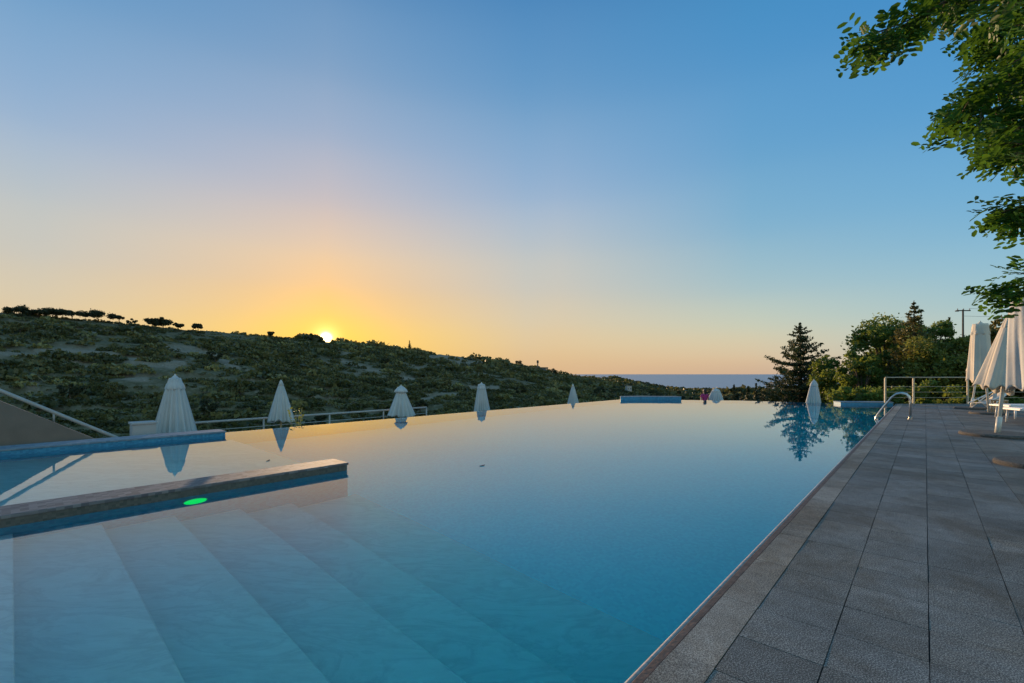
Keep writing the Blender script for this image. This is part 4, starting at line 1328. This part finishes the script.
# ------------------------------------------------------------------ carob tree over the right corner
def carob():
    r = random.Random(17)
    root = empty('carob_tree', (5.6, 3.3, 0), 0, 'overhanging tree with glossy paired leaflets filling the upper right corner', 'tree')
    base = Vector((5.6, 3.3, 0))
    mb = MB()
    fork = Vector((5.45, 3.35, 2.0))
    mb.tube([base - base + Vector((0, 0, -0.1)), Vector((-0.05, 0.02, 1.1)), fork - base], [0.2, 0.16, 0.14], 12)
    trunk = mb.build('trunk', M['bark'], root, smooth=True)
    limbs = [
        [fork, P(1120, 0, 3.6), P(1030, -40, 3.5), P(970, -15, 3.5), P(935, 8, 3.45), P(900, 24, 3.4), P(866, 36, 3.4)],
        [fork, P(1130, 60, 3.7), P(1050, 50, 3.8), P(1015, 75, 3.8), P(985, 100, 3.75), P(962, 116, 3.7)],
        [fork, P(1120, 110, 3.4), P(1060, 110, 3.5), P(1030, 135, 3.5), P(1002, 155, 3.5)],
        [fork, P(1120, 170, 3.5), P(1075, 190, 3.6), P(1035, 203, 3.6), P(1004, 213, 3.6)],
        [fork, P(1120, 240, 3.7), P(1070, 265, 3.8), P(1030, 283, 3.8), P(998, 290, 3.8)],
        [fork, P(1140, -80, 3.3), P(1060, -110, 3.2), P(980, -100, 3.1), P(900, -90, 3.1)],
        [fork, P(1120, -20, 4.3), P(1050, -10, 4.4), P(1005, 20, 4.4), P(985, 50, 4.4)],
        [fork, P(1180, 60, 3.0), P(1120, 20, 2.6), P(1080, -20, 2.4)],
    ]
    for L in limbs:
        mb = MB(); n_ = len(L)
        mb.tube([p - base for p in L], [max(0.004, 0.05 * (1 - i / (n_ - 1)) ** 1.6) for i in range(n_)], 7)
        mb.build('branch', M['bark'], root, smooth=True)
    leaves = []   # (origin, dir, length)

    def twig(p, d, L, n):
        q = p; dd = d.normalized()
        pts = [p]
        for i in range(n):
            dd = (dd + Vector((r.gauss(0, .16), r.gauss(0, .16), r.gauss(-0.05, .12)))).normalized()
            q = q + dd * L / n; pts.append(q)
            for s in (-1, 1):
                side = dd.cross(Vector((r.gauss(0, 0.5), r.gauss(0, 0.5), 1))).normalized() * s
                leaves.append((q.copy(), (dd * 0.5 + side + Vector((0, 0, -0.35 + r.gauss(0, .3)))).normalized(), r.uniform(0.12, 0.19)))
        leaves.append((q.copy(), dd, 0.13))
        tw.tube([t - base for t in pts], [0.004] * (len(pts) - 1) + [0.0015], 4, cap=False)
    tw = MB()
    # sprays along the outer limbs
    def along(L, f0, f1, step, tl):
        seg = []
        tot = sum((L[i + 1] - L[i]).length for i in range(len(L) - 1))
        k = int(tot * (f1 - f0) / step)
        for j in range(k):
            s = tot * (f0 + (f1 - f0) * (j + r.random()) / k)
            for i in range(len(L) - 1):
                l = (L[i + 1] - L[i]).length
                if s <= l: break
                s -= l
            p = L[i].lerp(L[i + 1], min(1, s / l)); d = (L[i + 1] - L[i]).normalized()
            side = Vector((r.gauss(0, .6), r.gauss(0, .6), r.gauss(-0.1, .6)))
            twig(p, d + side, tl * r.uniform(0.6, 1.2), 3)
    along(limbs[0], 0.45, 1.0, 0.055, 0.17)
    along(limbs[1], 0.35, 1.0, 0.042, 0.25)
    along(limbs[2], 0.35, 1.0, 0.042, 0.22)
    along(limbs[3], 0.45, 1.0, 0.035, 0.16)
    along(limbs[4], 0.45, 1.0, 0.05, 0.16)
    along(limbs[5], 0.4, 1.0, 0.06, 0.25)
    along(limbs[6], 0.4, 1.0, 0.042, 0.25)
    along(limbs[7], 0.3, 1.0, 0.05, 0.3)
    # the thick mass at the corner
    def left(v):   # left outline of the mass
        return float(np.interp(v, [-120, -40, 0, 22, 40, 70, 95, 120, 140, 165], [975, 945, 945, 985, 992, 990, 972, 962, 992, 1016]))
    for j in range(125):
        v = r.uniform(-90, 160); u0 = left(v) + 12
        u = r.uniform(u0, 1110) if r.random() < 0.5 else r.uniform(u0, u0 + 60)
        D = r.uniform(3.1, 4.6)
        p = P(u, v, D)
        twig(p, Vector((r.gauss(-0.5, .6), r.gauss(0, .7), r.gauss(-0.2, .5))), r.uniform(0.12, 0.24), 3)
    # leaflets: six-sided blades folded on the rib
    V, Fc, T = [], [], []
    for (o_, d, L) in leaves:
        up = Vector((r.gauss(0, .35), r.gauss(0, .35), 1)).normalized()
        s = d.cross(up).normalized(); nrm = s.cross(d)
        tone = min(1, max(0, r.gauss(0.30, 0.22) + (0.55 if r.random() < 0.12 else 0)))
        npair = r.choice((3, 4, 4, 5))
        items = []
        for k in range(npair):
            f = (k + 0.8) / npair
            for sg in (-1, 1):
                items.append((o_ + d * L * f, (s * sg + d * 0.35 + nrm * r.gauss(0.05, .15)).normalized()))
        for (q, ld) in items:
            ll = r.uniform(0.046, 0.078); lw = ll * r.uniform(0.40, 0.52)
            ls = ld.cross(nrm).normalized(); fold = nrm * lw * 0.18
            b = len(V) 
            c0 = q + ld * 0.004
            V += [c0, c0 + ld * ll * 0.35 + ls * lw / 2 + fold, c0 + ld * ll * 0.8 + ls * lw * 0.42 + fold, c0 + ld * ll,
                  c0 + ld * ll * 0.8 - ls * lw * 0.42 + fold, c0 + ld * ll * 0.35 - ls * lw / 2 + fold]
            Fc += [(b, b + 1, b + 2, b + 3), (b, b + 3, b + 4, b + 5)]
            tt = min(1, max(0, tone + r.gauss(0, .08))); T += [tt, tt]
    V = np.array([tuple(p - base) for p in V]); Fq = np.array(Fc)
    nl = len(Fq); nV = len(V)
    TV = np.array(tw.v); TF = np.array(tw.f) + nV
    o = np_mesh('crown', np.concatenate([V, TV]), np.concatenate([Fq, TF]), M['leaf_carob'], root, np.array(T + [0.2] * len(TF)))
    o.data.materials.append(M['bark'])
    o.data.polygons.foreach_set('material_index', np.concatenate([np.zeros(nl, np.int32), np.ones(len(TF), np.int32)]))
    print('leaflets', len(Fc) // 2)


carob()
